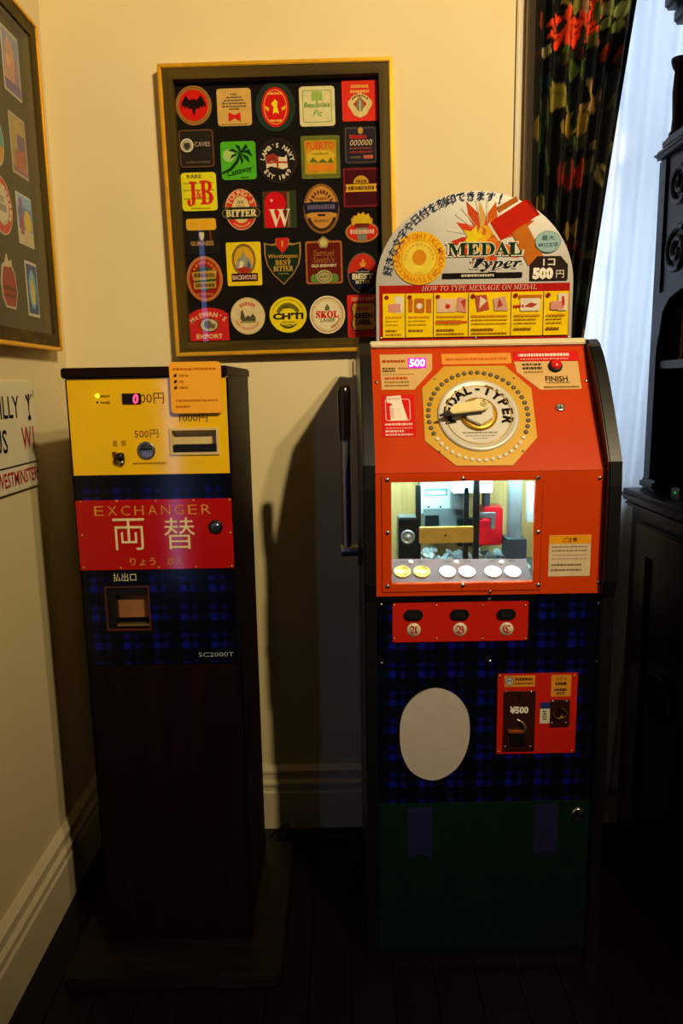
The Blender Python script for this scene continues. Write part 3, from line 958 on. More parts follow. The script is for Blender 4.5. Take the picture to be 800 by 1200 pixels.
oval_hops = ell(0, 6, 19.5, 12.5, 30, 0, 180) + [(-19.5, 6)] + ell(0, 6, 19.5, 12.5, 12, 180, 232)[1:] + [(-13, -9), (-9, -14), (-6, -13), (-4, -17), (-1, -15), (2, -18), (4, -14), (8, -16), (9, -12), (13, -9)] + ell(0, 6, 19.5, 12.5, 12, 308, 359)
def d(a):
    a.disc(0, 6, 17.5, 10.6, '#bd2418')
    a.poly([(-12, -3), (-11, -8), (-8, -13), (-6, -12), (-4, -16), (-1, -14), (2, -17), (4, -13), (8, -15), (9, -11), (12, -4), (5, -1), (-5, -1)], '#c8a81e')
    a.poly([(-9, -4), (9, -4), (7, 2), (-7, 2)], '#6a2a14').poly([(-7, 1), (7, 1), (5, 17), (-5, 17)], '#77705a')
    a.lines(-14, 14, [5.5], 5.5, '#cfa58a', 3)
coaster(424, 266, 'poly', 0, 0, '#a8702a', d, poly=oval_hops)
def d(a):
    a.poly(ell(0, 0, 16.6, 22.6, 26, 180, 360), '#b52a1a').poly(ell(0, 0, 16.6, 22.6, 26, 0, 180), '#1d1a2c').poly([(-16.5, 0), (-8, -3), (0, -7), (8, -3), (16.5, 0), (10, 4), (-10, 4)], '#1d1a2c')
    a.poly([(-2, -7), (-4, -12), (-1, -13), (0, -17), (2, -15), (1, -11), (4, -13), (3, -8)], '#cf8a2c')
    a.text('BEST', 0, 3.5, 7, '#cfc39a', w=25, bold=0.05).text('BITTER', 0, 10, 4.2, '#cfc39a', w=17, bold=0.03).lines(-9, 9, [-2], 1.6, '#8a7a68', 3)
coaster(425, 320.5, 'oval', 36.5, 48.5, '#5d4a34', d)
arch = [(-23, 20), (-23, -11), (-16, -15.5), (-8, -18), (0, -19), (8, -18), (16, -15.5), (23, -11), (23, 20)]
def d(a):
    a.arc("McEWAN'S", 0, 20, 31, -38, 36, 5.2, '#dcb384', ry=31, bold=0.03)
    a.disc(0, 1.5, 11.2, 8.2, '#2a2016').disc(0, 1.5, 10.2, 7.2, '#b3a878').disc(-1.5, 1, 4.5, 5, '#5a4d38').disc(4, 3, 3.5, 3, '#6a5a40')
    a.text('EXPORT', 0, 14.8, 5.4, '#dcb384', w=31, bold=0.03)
coaster(245, 379.5, 'poly', 0, 0, '#bd1f1a', d, poly=arch)
def d(a):
    a.ring(0, 0, 20.3, 21.5, 0.7, '#b3a068')
    a.arclines(0, 0, 14.5, -38, 38, 4, '#c2563a', 6)
    a.poly([(-9, 3), (-8, -5), (-6, -8), (-5, -4), (-3, 2), (0, -1), (3, 1), (6, -3), (9, 2), (9, 6), (-7, 6)], '#4f4a34').rect(-9, 6, 9, 8, '#8a8350')
    a.arclines(0, 0, 14.8, 120, 250, 2.4, '#cf7a5a', 13)
coaster(290.5, 370.5, 'oval', 40, 43.5, '#cdb987', d)
def d(a):
    a.ring(0, 0, 18.5, 18.3, 0.7, '#8a7a16', a0=190, a1=350)
    a.poly(ell(0, 3, 15, 17, 14, 205, 335) + ell(0, 4, 11.5, 12, 14, 335, 205), '#6b6216').lines(-5, 2, [-9], 3, '#4a4412', 2)
    a.text("CH'TI", 0, 1.5, 7.8, '#241f10', w=36, bold=0.05)
    a.lines(-8, 8, [8.5], 1.5, '#8a7c18', 4).lines(-6, 6, [12], 2.2, '#8a7c18', 3)
    a.poly(ell(0, -4, 15, 20, 14, 50, 130) + ell(0, -5, 15, 19, 14, 130, 50), '#3a3414')
coaster(337.5, 369, 'oval', 43.5, 42, '#dcc80e', d)
def d(a):
    a.ring(0, 0, 18.8, 20.2, 1.0, '#b06a40').ring(0, 0, 16.4, 17.7, 0.6, '#b9a070')
    a.poly([(0, -13), (3, -8), (2, -5), (-2, -5), (-3, -8)], '#5d6a34')
    a.text('𝐒𝐊𝐎𝐋', 0, -0.5, 8.2, '#c02018', w=27, bold=0.03).text('LAGER', 0.5, 6, 4.6, '#5d5a38', w=17, shear=0.2, bold=0.01)
    a.arclines(0, 0, 15, 105, 165, 2.2, '#b06a40', 5)
coaster(383.5, 369, 'oval', 41.5, 44.5, '#d6c9a0', d)
def d(a):
    a.text('GREAT PINT', 0, -20, 4.4, '#df9a70', w=27, bold=0.03).lines(-14, 16, [20.5], 2.4, '#8a1f18', 3)
    cart = [(-11, -15), (12, -15), (14, -9), (12, 0), (14, 9), (12, 16), (-11, 16), (-13, 9), (-11, 0), (-13, -9)]
    a.poly([(x * 1.12, y * 1.08) for x, y in cart], '#3a2416').poly(cart, '#c08a2a')
    a.lines(-7, 7, [-9], 4.6, '#b3481c', 3).text('GREEN', 0, -0.5, 6.6, '#2a2a14', w=21, bold=0.06).text('LABEL', 0, 7, 6.6, '#2a2a14', w=19, bold=0.06)
coaster(425.5, 370.5, 'rect', 37, 50, '#bf2019', d, rad=2)

# ================================================================== framed sticker display on the left wall
FS = Face((XL + 0.030, 0, 0), (0, 1, 0), (0, 0, 1))
sd = thing('framed_sticker_display', (XL, 1.66, 1.44), 'gilt frame of pale stickers on olive mount on the left wall', 'picture frame')
su1 = 1.990
srect = (su1 - 0.64, 1.452, su1, 2.238)
picture_frame(sd, FS, srect, 0.0095, 0.030, 0.029, GREENMOUNT)
FT = FS.off(-0.0225)
def sticker(u, v, w, h, col, shape='rect', draw=None):
    """u, v centre in metres; drawing offsets in millimetres."""
    a = Art(FT, 30, 250, 0.0014)
    a.u, a.v, a.sx, a.sy = u, v, 0.001, 0.001
    pl = rrect(-w / 2, -h / 2, w / 2, h / 2, 2) if shape == 'rect' else ell(0, 0, w / 2, h / 2, 32)
    if shape == 'bag':
        pl = [(-w * .28, h * .5), (w * .3, h * .5), (w * .48, h * .2), (w * .42, -h * .18), (w * .25, -h * .30), (w * .28, -h * .42), (w * .05, -h * .36), (-w * .02, -h * .5), (-w * .16, -h * .34), (-w * .36, -h * .26), (-w * .5, h * .05), (-w * .46, h * .32)]
    c = MB(FT.M).prism(a.map(pl), 0, 0.0012, mat(col, 0.75, spec=0.15)).build('sticker', sd)
    if draw:
        draw(a, w, h)
        a.build('sticker_print', c)
def s1(a, w, h):
    a.rect(-w * .46, -h * .46, w * .46, h * .46, '#7d8aa0').poly([(-w * .46, h * .3), (-w * .3, -h * .3), (-w * .1, -h * .42), (w * .15, -h * .25), (w * .25, h * .3)], '#b58a78')
    a.poly([(w * .1, h * .3), (w * .2, -h * .2), (w * .36, -h * .05), (w * .4, h * .3)], '#8c6f86').rect(-w * .46, h * .3, w * .46, h * .46, '#6a5a86').disc(-w * .2, 0, w * .12, h * .1, '#c79a70')
def s2(a, w, h):
    a.rect(-w * .46, -h * .46, w * .46, h * .46, '#a08a5a').poly([(-w * .46, -h * .2), (0, -h * .46), (w * .46, -h * .2), (w * .2, 0), (-w * .3, h * .05)], '#a8905a').rect(-w * .1, -h * .2, w * .4, h * .25, '#6d5a72').poly([(-w * .3, h * .1), (w * .3, h * .05), (w * .35, h * .35), (-w * .3, h * .38)], '#a55a4a').rect(-w * .46, h * .38, w * .46, h * .46, '#8a5d70')
def s3(a, w, h):
    a.rect(-w * .46, -h * .46, w * .46, h * .46, '#4f7fc0').rect(-w * .46, -h * .46, w * .46, -h * .25, '#7fa8cc').disc(w * .15, h * .02, w * .24, h * .24, '#c9b03a').rect(-w * .46, h * .2, w * .46, h * .46, '#b9ad88').poly([(-w * .38, h * .3), (-w * .34, -h * .4), (-w * .18, -h * .4), (-w * .14, h * .3)], '#8a5470').disc(-w * .26, h * .1, w * .1, h * .08, '#a83030')
def s4(a, w, h):
    a.rect(-w * .44, -h * .45, w * .44, h * .45, '#27407e').disc(0, 0, w * .32, h * .36, '#5fa0b8').disc(0, h * .05, w * .16, h * .24, '#c9b55a').rect(-w * .06, -h * .25, w * .06, h * .2, '#b9a050')
def ringp(a, w, h):
    a.disc(0, 0, w * .48, h * .48, '#b8443a').disc(0, 0, w * .33, h * .33, '#c9bda0').ring(0, 0, w * .3, h * .3, 1.5, '#8a8a80').arclines(0, 0, w * .405, -130, 130, 8, '#d9c8a8', 13).rect(-w * .2, -h * .02, w * .2, h * .1, '#8d8678').rect(-w * .12, -h * .16, w * .12, -h * .05, '#a09880')
def ovalp(a, w, h):
    a.disc(0, 0, w * .46, h * .47, '#4f9090').poly(ell(0, 0, w * .46, h * .47, 20, 10, 170), '#b98a3a').disc(0, -h * .1, w * .25, h * .18, '#c9bd7a')
def bagp(a, w, h):
    a.poly([(-w * .26, h * .46), (w * .27, h * .46), (w * .44, h * .2), (w * .38, -h * .16), (w * .2, -h * .27), (-w * .3, -h * .24), (-w * .45, h * .05), (-w * .42, h * .3)], '#8c2c22').rect(-w * .42, h * .1, w * .40, h * .18, '#5a1c1a').rect(-w * .36, h * .25, w * .34, h * .3, '#5a1c1a')
def wash(c1, c2):
    return lambda a, w, h: (a.rect(-w * .45, -h * .45, w * .45, h * .45, c1), a.disc(0, 0, w * .3, h * .28, c2))
cu = [su1 - 0.118, su1 - 0.243, su1 - 0.37, su1 - 0.50]
sticker(cu[0], 2.105, 92, 140, '#b9b19a', 'rect', s1)
sticker(cu[0] + 0.003, 1.925, 88, 136, '#a89c84', 'rect', s2)
sticker(cu[0] + 0.004, 1.757, 86, 118, '#c2bba4', 'rect', s3)
sticker(cu[0] + 0.012, 1.597, 66, 130, '#bfb9a8', 'rect', s4)
sticker(cu[1], 2.04, 96, 110, '#b5563f', 'oval', ringp)
sticker(cu[1] + 0.002, 1.905, 84, 116, '#9fb0a0', 'oval', ovalp)
sticker(cu[1] + 0.004, 1.765, 110, 128, '#c8beaa', 'oval', ringp)
sticker(cu[1] + 0.008, 1.60, 84, 122, '#b7a890', 'bag', bagp)
for j, (c1, c2) in enumerate((('#8a4a3a', '#c9b47a'), ('#3c5a80', '#c9c0a0'), ('#b09a50', '#7a3a34'), ('#4f6a44', '#c2b890'))):
    sticker(cu[2], 2.10 - 0.166 * j, 88, 122, '#bdb49c', 'rect' if j % 2 else 'oval', wash(c1, c2) if j % 2 else ovalp)
    sticker(cu[3], 2.10 - 0.166 * j, 92, 120, '#bdb49c', 'oval' if j % 2 else 'rect', wash(c2, c1) if j % 2 == 0 else ringp)

# ================================================================== enamel street sign on the left wall
FG = Face((XL + 0.006, 0, 0), (0, 1, 0), (0, 0, 1))
sg = thing('street_sign', (XL, 1.52, 1.10), 'cream enamel street sign ending in W1 and WESTMINSTER on left wall', 'sign')
SIGN = mat('#d8cfae', 0.5, var=0.03, scale=10, name='cream_enamel')
gu1, gv0, gv1 = 1.838, 1.118, 1.372
sb = MB(FG.M).prism(rrect(gu1 - 0.70, gv0, gu1, gv1, 0.006), -0.006, 0.0, SIGN).build('sign_board', sg)
a = Art(FG, 30, 500, 0.0002)
a.u, a.v, a.sx, a.sy = gu1, gv1, 0.001, 0.001      # millimetres from the top right corner
BK, RD = '#12100e', '#a01512'
a.text('PICCADILLY', -86, 58, 52, BK, w=300, align='R', bold=0.012)
a.text('CIRCUS', -163, 134, 54, BK, w=205, align='R', bold=0.012)
a.text('W1', -16, 134, 54, RD, w=70, align='R', bold=0.012)
a.rect(-700, 192, 0, 195.5, BK)
a.text('CITY OF WESTMINSTER', -14, 222, 34, RD, w=350, align='R', bold=0.012)
a.rect(-700, 251.5, 0, 253.5, '#8d7c52')
# small winged archer emblem beside the name
a.poly([(-42, 84), (-34, 78), (-36, 60), (-31, 60), (-31, 78), (-24, 84), (-26, 92), (-40, 92)], BK)
a.poly([(-36, 60), (-37, 46), (-31, 38), (-27, 42), (-29, 52), (-31, 60)], BK)
a.disc(-30, 33, 4.5, 5.5, BK).poly([(-37, 46), (-48, 36), (-46, 28), (-34, 40)], BK).poly([(-31, 42), (-20, 33), (-12, 27), (-11, 30), (-19, 37), (-29, 46)], BK).ring(-10, 28, 9, 11, 2.2, BK, a0=-60, a1=70)
a.build('sign_lettering', sb)
MB(FG.M @ Matrix.Translation((gu1 - 0.012, gv0 + 0.035, 0))).lathe([(0.004, 0), (0.0035, 0.0015), (0.00001, 0.0022)], BLACK, 10).build('screw', sg)

# ================================================================== change machine ("exchanger")
EX0, EX1, EY, EYB = -0.576, -0.238, 1.568, 1.945
MAHOG = wood('dark_mahogany', '#0d0302', '#170504', 5, 0.5, 'Z', 0.12)
TART = tartan('blue_tartan_laminate')
ex = thing('currency_exchanger', ((EX0 + EX1) / 2, EYB, 0), 'tall dark wood change machine with yellow control panel and red EXCHANGER plate', 'machine')
FE = front(EY)
# cabinet: carcass set back, with stiles either side of the panels
MB().box(EX0, EX1, EY + 0.045, EYB, 0.030, 1.374, MAHOG).build('carcass', ex)
pl, pr = FE.p(82, 500)[0], FE.p(269, 500)[0]
zt = FE.p(170, 443)[1]
zb = FE.p(190, 778)[1]
MB().box(EX0, pl, EY - 0.002, EY + 0.045, 0.030, 1.374, MAHOG).build('side_stile', ex, bevel=0.002)
MB().box(pr, EX1, EY - 0.002, EY + 0.045, 0.030, 1.374, MAHOG).build('side_stile', ex, bevel=0.002)
MB().box(EX0 - 0.006, EX1 + 0.004, EY - 0.008, EYB, 1.374, 1.396, MAHOG).build('top_board', ex, bevel=0.003)
MB().box(pl, pr, EY + 0.003, EY + 0.045, 0.055, zb - 0.001, MAHOG).build('lower_door', ex, bevel=0.0015)
MB().box(pl, pr, EY + 0.012, EY + 0.045, 0.030, 0.053, MAHOG).build('kick_board', ex)
PLINTH = wood('worn_plinth_board', '#140d06', '#22170a', 5, 0.4, 'X', 0.3)
pz = front(1.465)
MB(Matrix(((1, 0, 0, 0), (0, 1, 0, 0), (0, 0, 1, 0), (0, 0, 0, 1)))).prism(rrect(-0.655, 1.462, -0.158, 1.97, 0.03), 0.0, 0.030, PLINTH).build('plinth', ex, bevel=0.004)

YELP = mat('#e2b411', 0.09, var=0.03, scale=15, spec=0.45, name='yellow_panel')
cpr = (pl, FE.p(170, 556)[1], pr, zt)
bill = FE.r(201, 503, 255, 531)
pan = MB(FE.M).plate(cpr, [bill], -0.006, 0.0, YELP).build('control_panel', ex)
BRN = '#4d2a0c'
a = Art(FE, 175, 500, 0.0003)
def at(x, y):
    return (x - 175, y - 500)
a.text('00円', *at(180, 467), 12.5, BRN, w=28)
a.text('500円', *at(171, 508.5), 10, BRN, w=28)
a.text('1000円', *at(227, 490.5), 9.5, BRN, w=33)
a.text('返', *at(133.5, 519), 7, BRN, w=5.5).text('却', *at(143.5, 519), 7, BRN, w=5.5)
a.lines(at(120, 0)[0], at(131, 0)[0], [at(0, 463.5)[1], at(0, 471)[1]], 2.6, '#8a6414', 4)
a.lines(at(153, 0)[0], at(193, 0)[0], [at(0, 543)[1]], 2.2, '#9a6f1a', 3)
a.poly([at(129, 529), at(134.5, 529), at(132, 545)], '#5a3008')
a.build('panel_lettering', pan)
# amount display
dw = FE.r(143, 461, 165, 474)
ds = MB(FE.M).prism(rrect(*dw, 0.001), 0.0, 0.0012, mat('#14060a', 0.15, spec=0.6)).build('amount_display', pan)
a = Art(FE, 159, 467.5, 0.0014)
LEDR = glow('#ff2a4a', 5.0, 'red_led')
a.text('0', 0, 0, 11.5, LEDR, w=6.5, shear=0.12, bold=0.03)
a.build('led_digit', pan)
LEDG = glow('#b6ff1e', 5.0, 'green_led')
u, v = FE.p(114, 464)
MB(FE.M @ Matrix.Translation((u, v, 0))).lathe([(0.0038, 0), (0.0036, 0.0015), (0.002, 0.003), (0.00001, 0.0036)], LEDG, 14).build('indicator_lamp', pan)
u, v = FE.p(114, 471.5)
MB(FE.M @ Matrix.Translation((u, v, 0))).lathe([(0.0024, 0), (0.0022, 0.001), (0.00001, 0.002)], mat('#2a3010', 0.3), 12).build('indicator_lamp', pan)
# coin entry: dished chrome collar with a slot
u, v = FE.p(171.5, 528)
coin = MB(FE.M @ Matrix.Translation((u, v, 0))).lathe([(0.0195, 0), (0.0195, 0.002), (0.0175, 0.0035), (0.013, 0.0015), (0.006, 0.0005), (0.00001, 0.0003)], STEEL, 28).build('coin_entry', pan)
mb = MB(FE.M @ Matrix.Translation((u, v, 0)))
mb.box(-0.0125, 0.0125, 0.0015, 0.0050, 0.0005, 0.0032, BLACK)
mb.build('coin_slot', coin)
mb = MB(FE.M @ Matrix.Translation((u, v, 0)))
for i in range(5):
    mb.box(-0.010 + i * 0.0048, -0.0078 + i * 0.0048, -0.012, -0.001, 0.0010, 0.0030, CHROME)
mb.build('coin_guide', coin)
# return lever: chrome shank with a black knob
u, v = FE.p(142.5, 538)
rl = MB(FE.M @ Matrix.Translation((u, v, 0)))
rl.prism(rrect(-0.0065, -0.012, 0.0065, 0.014, 0.006), 0.0, 0.0015, mat('#1c1008', 0.4))
rl = rl.build('return_lever', pan)
MB(FE.M @ Matrix.Translation((u, v + 0.006, 0))).lathe([(0.003, 0), (0.003, 0.010), (0.008, 0.011), (0.009, 0.016), (0.006, 0.019), (0.00001, 0.0195)], BLACK, 18).build('lever_knob', rl)
MB(FE.M @ Matrix.Translation((u, v - 0.008, 0))).lathe([(0.006, 0.0015), (0.006, 0.006), (0.004, 0.008), (0.00001, 0.0085)], STEEL, 16).build('lever_boss', rl)
# note inlet: framed recess with sloping lip
IVORY = mat('#c9b273', 0.35, var=0.04)
ir = bill
fr = MB(FE.M)
fr.plate((ir[0] - 0.003, ir[1] - 0.003, ir[2] + 0.003, ir[3] + 0.003), [(ir[0] + 0.002, ir[1] + 0.002, ir[2] - 0.002, ir[3] - 0.002)], -0.002, 0.004, IVORY)
fr = fr.build('note_inlet', pan)
mb = MB(FE.M)
mb.add([(ir[0], ir[3], 0), (ir[2], ir[3], 0), (ir[2] - .004, ir[3] - .012, -.016), (ir[0] + .004, ir[3] - .012, -.016), (ir[0] + .004, ir[1] + .016, -.016), (ir[2] - .004, ir[1] + .016, -.016), (ir[2], ir[1], 0), (ir[0], ir[1], 0)],
       [(0, 3, 2, 1), (3, 4, 5, 2), (0, 7, 4, 3), (1, 2, 5, 6)], IVORY)
mb.build('inlet_throat', fr)
MB(FE.M).box(ir[0] + 0.002, ir[2] - 0.002, ir[1] + 0.001, ir[1] + 0.0185, -0.034, 0.0015, BLACK).build('inlet_lip', fr, bevel=0.002)
# small orange notice hung over the top edge
cr = FE.r(200.5, 424, 260.5, 484)
card = MB(FE.M).prism(rrect(*cr, 0.008), 0.0085, 0.0105, mat('#e8a010', 0.6, var=0.03, scale=12)).build('notice_card', ex)
a = Art(FE, 230.5, 454, 0.0106)
a.lines(-26, 24, [-21.5], 2.6, '#b35a10', 4).lines(-19, -8, [-14], 2.4, '#a8640f', 3).lines(-19, -13, [-7], 2.4, '#a8640f', 3).lines(-19, -9, [0], 2.4, '#a8640f', 3)
a.lines(-24, 25, [15], 2.2, '#b5700f', 4).lines(-24, -8, [22], 2.2, '#b5700f', 4)
for y in (-14, -7, 0):
    a.poly([(-24.5, y - 1.5), (-21, y - 2), (-22, y + 1.5), (-25, y + 1.5)], '#3a1c08')
a.build('notice_print', card)

# tartan panel with the payout opening
pay = FE.r(125, 688, 175, 738)
tp = MB(FE.M).plate((pl, zb, pr, cpr[1] - 0.0006), [pay], -0.006, -0.001, TART).build('tartan_panel', ex)
pf = MB(FE.M).plate((pay[0] - 0.002, pay[1] - 0.002, pay[2] + 0.002, pay[3] + 0.002), [(pay[0] + 0.0015, pay[1] + 0.0015, pay[2] - 0.0015, pay[3] - 0.0015)], -0.006, 0.001, mat('#5a2a16', 0.4, 0.4)).build('payout_opening', tp)
mb = MB(FE.M)
mb.box(pay[0], pay[0] + 0.036 * .55, pay[1], pay[3], -0.040, -0.004, BLACK)
mb.box(pay[0], pay[2], pay[3] - 0.020, pay[3], -0.040, -0.005, BLACK)
mb.build('payout_hood', tp)
MB(FE.M).box(pay[0] + 0.020, pay[2], pay[1] + 0.022, pay[3] - 0.020, -0.030, -0.022, mat('#8a5a30', 0.5, 0.1)).build('payout_flap', tp)
MB(FE.M).box(pay[0] + 0.001, pay[2] - 0.001, pay[1] + 0.006, pay[1] + 0.011, -0.024, -0.004, mat('#c8a870', 0.25, 0.9)).build('payout_tray', tp, bevel=0.0015)
a = Art(FE, 175, 676, 0.0)
a.text('払出口', -29, 0, 9.5, '#c9bd92', w=27)
a.text('SC2000T', 74, 94, 5.2, '#8f9aa6', w=42)
a.build('panel_lettering', tp)

# red sign plate
EXRED = mat('#a3100d', 0.09, var=0.04, scale=15, spec=0.4, name='red_acrylic')
rp = FE.r(92, 585, 273, 666.5)
plate = MB(FE.M).prism(rrect(*rp, 0.002), -0.0008, 0.004, EXRED).build('name_plate', ex)
a = Art(FE, 182, 626, 0.0043)
OCH = '#c98f34'
for i, ch in enumerate('EXCHANGER'):
    a.text(ch, -63.5 + i * 15.6, -28.5, 11, OCH, w=10.5, bold=-0.012)
a.text('両', -30, -1, 37, '#d9c79a', w=37, bold=-0.004)
a.text('替', 29, -1, 37, '#d9c79a', w=36, bold=-0.004)
a.text('りょう', -16, 31.5, 9.5, OCH, w=30)
a.text('がえ', 22, 31, 9.5, OCH, w=19)
a.build('plate_lettering', plate)
for x, y in ((95, 588), (137, 587), (182.5, 586.5), (227, 586), (269, 585.5), (97, 627), (270, 624), (99, 665), (142, 665), (186.5, 664.5), (230, 664), (271.5, 663)):
    rivet(FE, x, y, plate, 0.0028, None, 0.004)
u, v = FE.p(253, 617)
lk = MB(FE.M @ Matrix.Translation((u, v, 0.004))).lathe([(0.0155, 0), (0.0155, 0.002), (0.012, 0.004), (0.0095, 0.0035)], BLACK, 28).build('lock', plate)
mb = MB(FE.M @ Matrix.Translation((u, v, 0.0075)))
mb.lathe([(0.0095, 0), (0.0085, 0.0015), (0.00001, 0.0017)], mat('#5d7080', 0.25, 0.9), 24)
mb.build('lock_barrel', plate)
mb = MB(FE.M @ Matrix.Translation((u, v, 0.0092)) @ Matrix.Rotation(0.5, 4, 'Z'))
mb.box(-0.006, 0.006, -0.0012, 0.0012, 0, 0.0006, BLACK)
mb.build('keyhole', plate)

# cable trailing from behind the change machine
cb = MB()
pts = []
for k in range(60):
    t = k / 59
    pts.append((-0.232 + 0.13 * t + 0.035 * math.sin(t * 9.5) * (1 - t * .4), 2.025 - 0.03 * math.sin(t * 5), 0.0075 + 0.075 * abs(math.sin(t * 7.3)) * max(0, 1 - t * 1.5)))
pts += [(-0.10 + 0.022 * k, 2.03 - 0.002 * k, 0.0065) for k in range(1, 6)]
cb.tube(pts, 0.0045, BLACK, 8)
tag(cb.build('power_cable', origin=(-0.2, 2.02, 0.002)), 'looped black power cable on the floor between the two machines', 'cable')

# ================================================================== medal stamping machine
MX0, MX1, MY, MYB = 0.072, 0.556, 1.535, 1.985
ZBR, ZTOP, YTOP = 1.166, 1.440, 1.705
REDM = mat('#be3a07', 0.25, var=0.03, scale=12, spec=0.3, name='orange_red_lacquer')
REDC = mat('#b81c0c', 0.32, var=0.03, scale=12, name='red_lacquer')
CABB = mat('#0c0b0a', 0.35, var=0.15, scale=30, spec=0.4, name='black_laminate')
GREEND = mat('#031d0d', 0.40, var=0.12, scale=20, spec=0.3, name='bottle_green_door')
CREAMT = mat('#cfc29a', 0.5, name='cream_edge')
mm = thing('medal_machine', ((MX0 + MX1) / 2, MYB, 0), 'orange red and tartan medal stamping machine with lit window and gold dial', 'machine')
FM = front(MY)
FS2 = Face((0, MY, ZBR), (1, 0, 0), (0, YTOP - MY, ZTOP - ZBR))
SL = math.hypot(YTOP - MY, ZTOP - ZBR)
# side cheeks with the swelling front edge
prof = [(MYB, 0.0), (MYB, ZTOP + 0.004), (YTOP - 0.012, ZTOP + 0.004), (YTOP - 0.030, ZTOP - 0.006)]
for k in range(21):
    t = k / 20
    prof.append((YTOP - 0.033 - (YTOP - 0.033 - (MY - 0.020)) * (t ** 0.80), ZTOP - 0.012 - (ZTOP - 0.012 - (ZBR + 0.02)) * t))
prof += [(MY - 0.024, ZBR - 0.03), (MY - 0.024, 0.93), (MY - 0.012, 0.89), (MY - 0.010, 0.0)]
for x0, x1 in ((MX0 - 0.026, MX0 - 0.0003), (MX1 + 0.0003, MX1 + 0.029)):
    M = Matrix(((0, 0, 1, 0), (1, 0, 0, 0), (0, 1, 0, 0), (0, 0, 0, 1)))
    MB(M).prism(prof, x0, x1, CABB).build('side_cheek', mm, bevel=0.003)
MB().box(MX0, MX1, MYB - 0.012, MYB, 0.0, ZTOP, CABB).build('back_board', mm)
MB().box(MX0, MX1, YTOP + 0.004, MYB - 0.0125, ZTOP - 0.014, ZTOP, CABB).build('top_board', mm)
MB().box(MX0, MX1, MY + 0.03, MYB - 0.0125, 0.0, 0.86, CABB).build('lower_carcass', mm)
MB().box(MX0, MX1, MY + 0.006, MY + 0.03, 0.0, 0.028, CABB).build('kick_board', mm)

# ---- sloping dial panel
sp = MB(FS2.M).box(MX0, MX1, 0.001, SL - 0.012, -0.008, 0.0, REDM).build('dial_panel', mm)
MB(FS2.M).box(MX0 - 0.001, MX1 + 0.001, SL - 0.0118, SL + 0.004, -0.010, 0.010, CREAMT).build('cream_edge_strip', mm, bevel=0.002)
GOLDP = mat('#cfa766', 0.35, 0.1, 0.05, 20, name='pale_gold_foil')
DIALY = mat('#c99c26', 0.35, 0.1, 0.04, 20, name='yellow_gold_plate')
# price plate, top left
pp = MB(FS2.M).prism([FS2.p(*q) for q in ((444.5, 416), (506, 415), (506, 434), (485, 457), (447, 457))], 0.0, 0.0012, GOLDP).build('price_plate', sp)
a = Art(FS2, 475, 436, 0.0014)
a.lines(-27, 0, [-12.5], 3, '#a83a1c', 4).lines(-27, -12, [-4, -1], 2.2, '#5a4420', 3).lines(-8, 18, [-4], 1.8, '#8a5a2c', 3).lines(-27, 10, [3], 1.2, '#a88040', 3)
a.lines(-25, 2, [7.5], 2.6, '#b9461f', 4).lines(-25, 3, [12, 16], 1.8, '#8d6a34', 3)
a.build('plate_print', pp)
dr = FS2.r(477.5, 420, 499, 432)
MB(FS2.M).prism(rrect(*dr, 0.001), 0.0013, 0.0026, glow('#c81a9a', 1.3, 'magenta_display')).build('credit_display', sp)
a = Art(FS2, 488.5, 426, 0.0028)
a.text('500', 0, 0, 8.5, glow('#ffffff', 3.0, 'white_led'), w=18, shear=0.12, bold=0.015)
a.build('led_digits', sp)
# label above the dial
MB(FS2.M).prism(rrect(*FS2.r(517, 414.5, 598.5, 427), 0.002), 0.0, 0.0012, mat('#d98a22', 0.4)).build('dial_label', sp)
a = Art(FS2, 558, 421, 0.0014)
a.lines(-36, 36, [0], 3.0, '#c4631a', 4)
a.build('label_print', sp)
# red warning strip and finish plate, top right
ws = MB(FS2.M).prism(rrect(*FS2.r(601, 412, 677, 423), 0.001), 0.0, 0.0010, mat('#c8140e', 0.6, spec=0.12)).build('warning_strip', sp)
a = Art(FS2, 639, 417.5, 0.0012)
a.lines(-32, 28, [-1.5], 3.4, '#e2cfc0', 3).lines(-30, 26, [3.2], 1.6, '#d98a7a', 3)
a.build('strip_print', ws)
fp = MB(FS2.M).prism([FS2.p(*q) for q in ((602, 424), (676.5, 423.5), (681, 456), (633, 457), (605, 436))], 0.0, 0.0012, GOLDP).build('finish_plate', sp)
a = Art(FS2, 642, 440, 0.0014)
a.lines(-29, -6, [-13], 3, '#5a4420', 3.4).lines(-29, -6, [-8.5], 3, '#3a2c14', 3.4).lines(-28, -6, [-4], 2, '#8d6a34', 3)
a.text('FINISH', 9, 4.5, 6.5, '#3a2612', w=26, bold=0.02)
a.lines(-3, 24, [9], 1.4, '#8d6a34', 3).lines(-7, 34, [14], 1.8, '#7a5c2c', 3)
a.build('plate_print', fp)
u, v = FS2.p(650, 430)
bt = MB(FS2.M @ Matrix.Translation((u, v, 0.0012))).lathe([(0.0155, 0), (0.0155, 0.005), (0.0135, 0.008), (0.0118, 0.008)], BLACK, 28).build('finish_button', sp)
MB(FS2.M @ Matrix.Translation((u, v, 0.0012))).lathe([(0.0118, 0.004), (0.0118, 0.011), (0.009, 0.0145), (0.00001, 0.0152)], mat('#d61414', 0.3), 28).build('button_cap', bt)
u, v = FS2.p(656, 478)
lk = MB(FS2.M @ Matrix.Translation((u, v, 0))).lathe([(0.0098, 0), (0.0098, 0.003), (0.0085, 0.005), (0.006, 0.0045), (0.00001, 0.0045)], CHROME, 22).build('cam_lock', sp)
MB(FS2.M @ Matrix.Translation((u, v, 0.0045))).box(-0.0012, 0.0012, -0.0055, 0.0055, 0.0, 0.0006, BLACK).build('keyhole', sp)
for x, y in ((441, 448), (686.5, 446)):
    screw(FS2, x, y, sp, 0.0042)
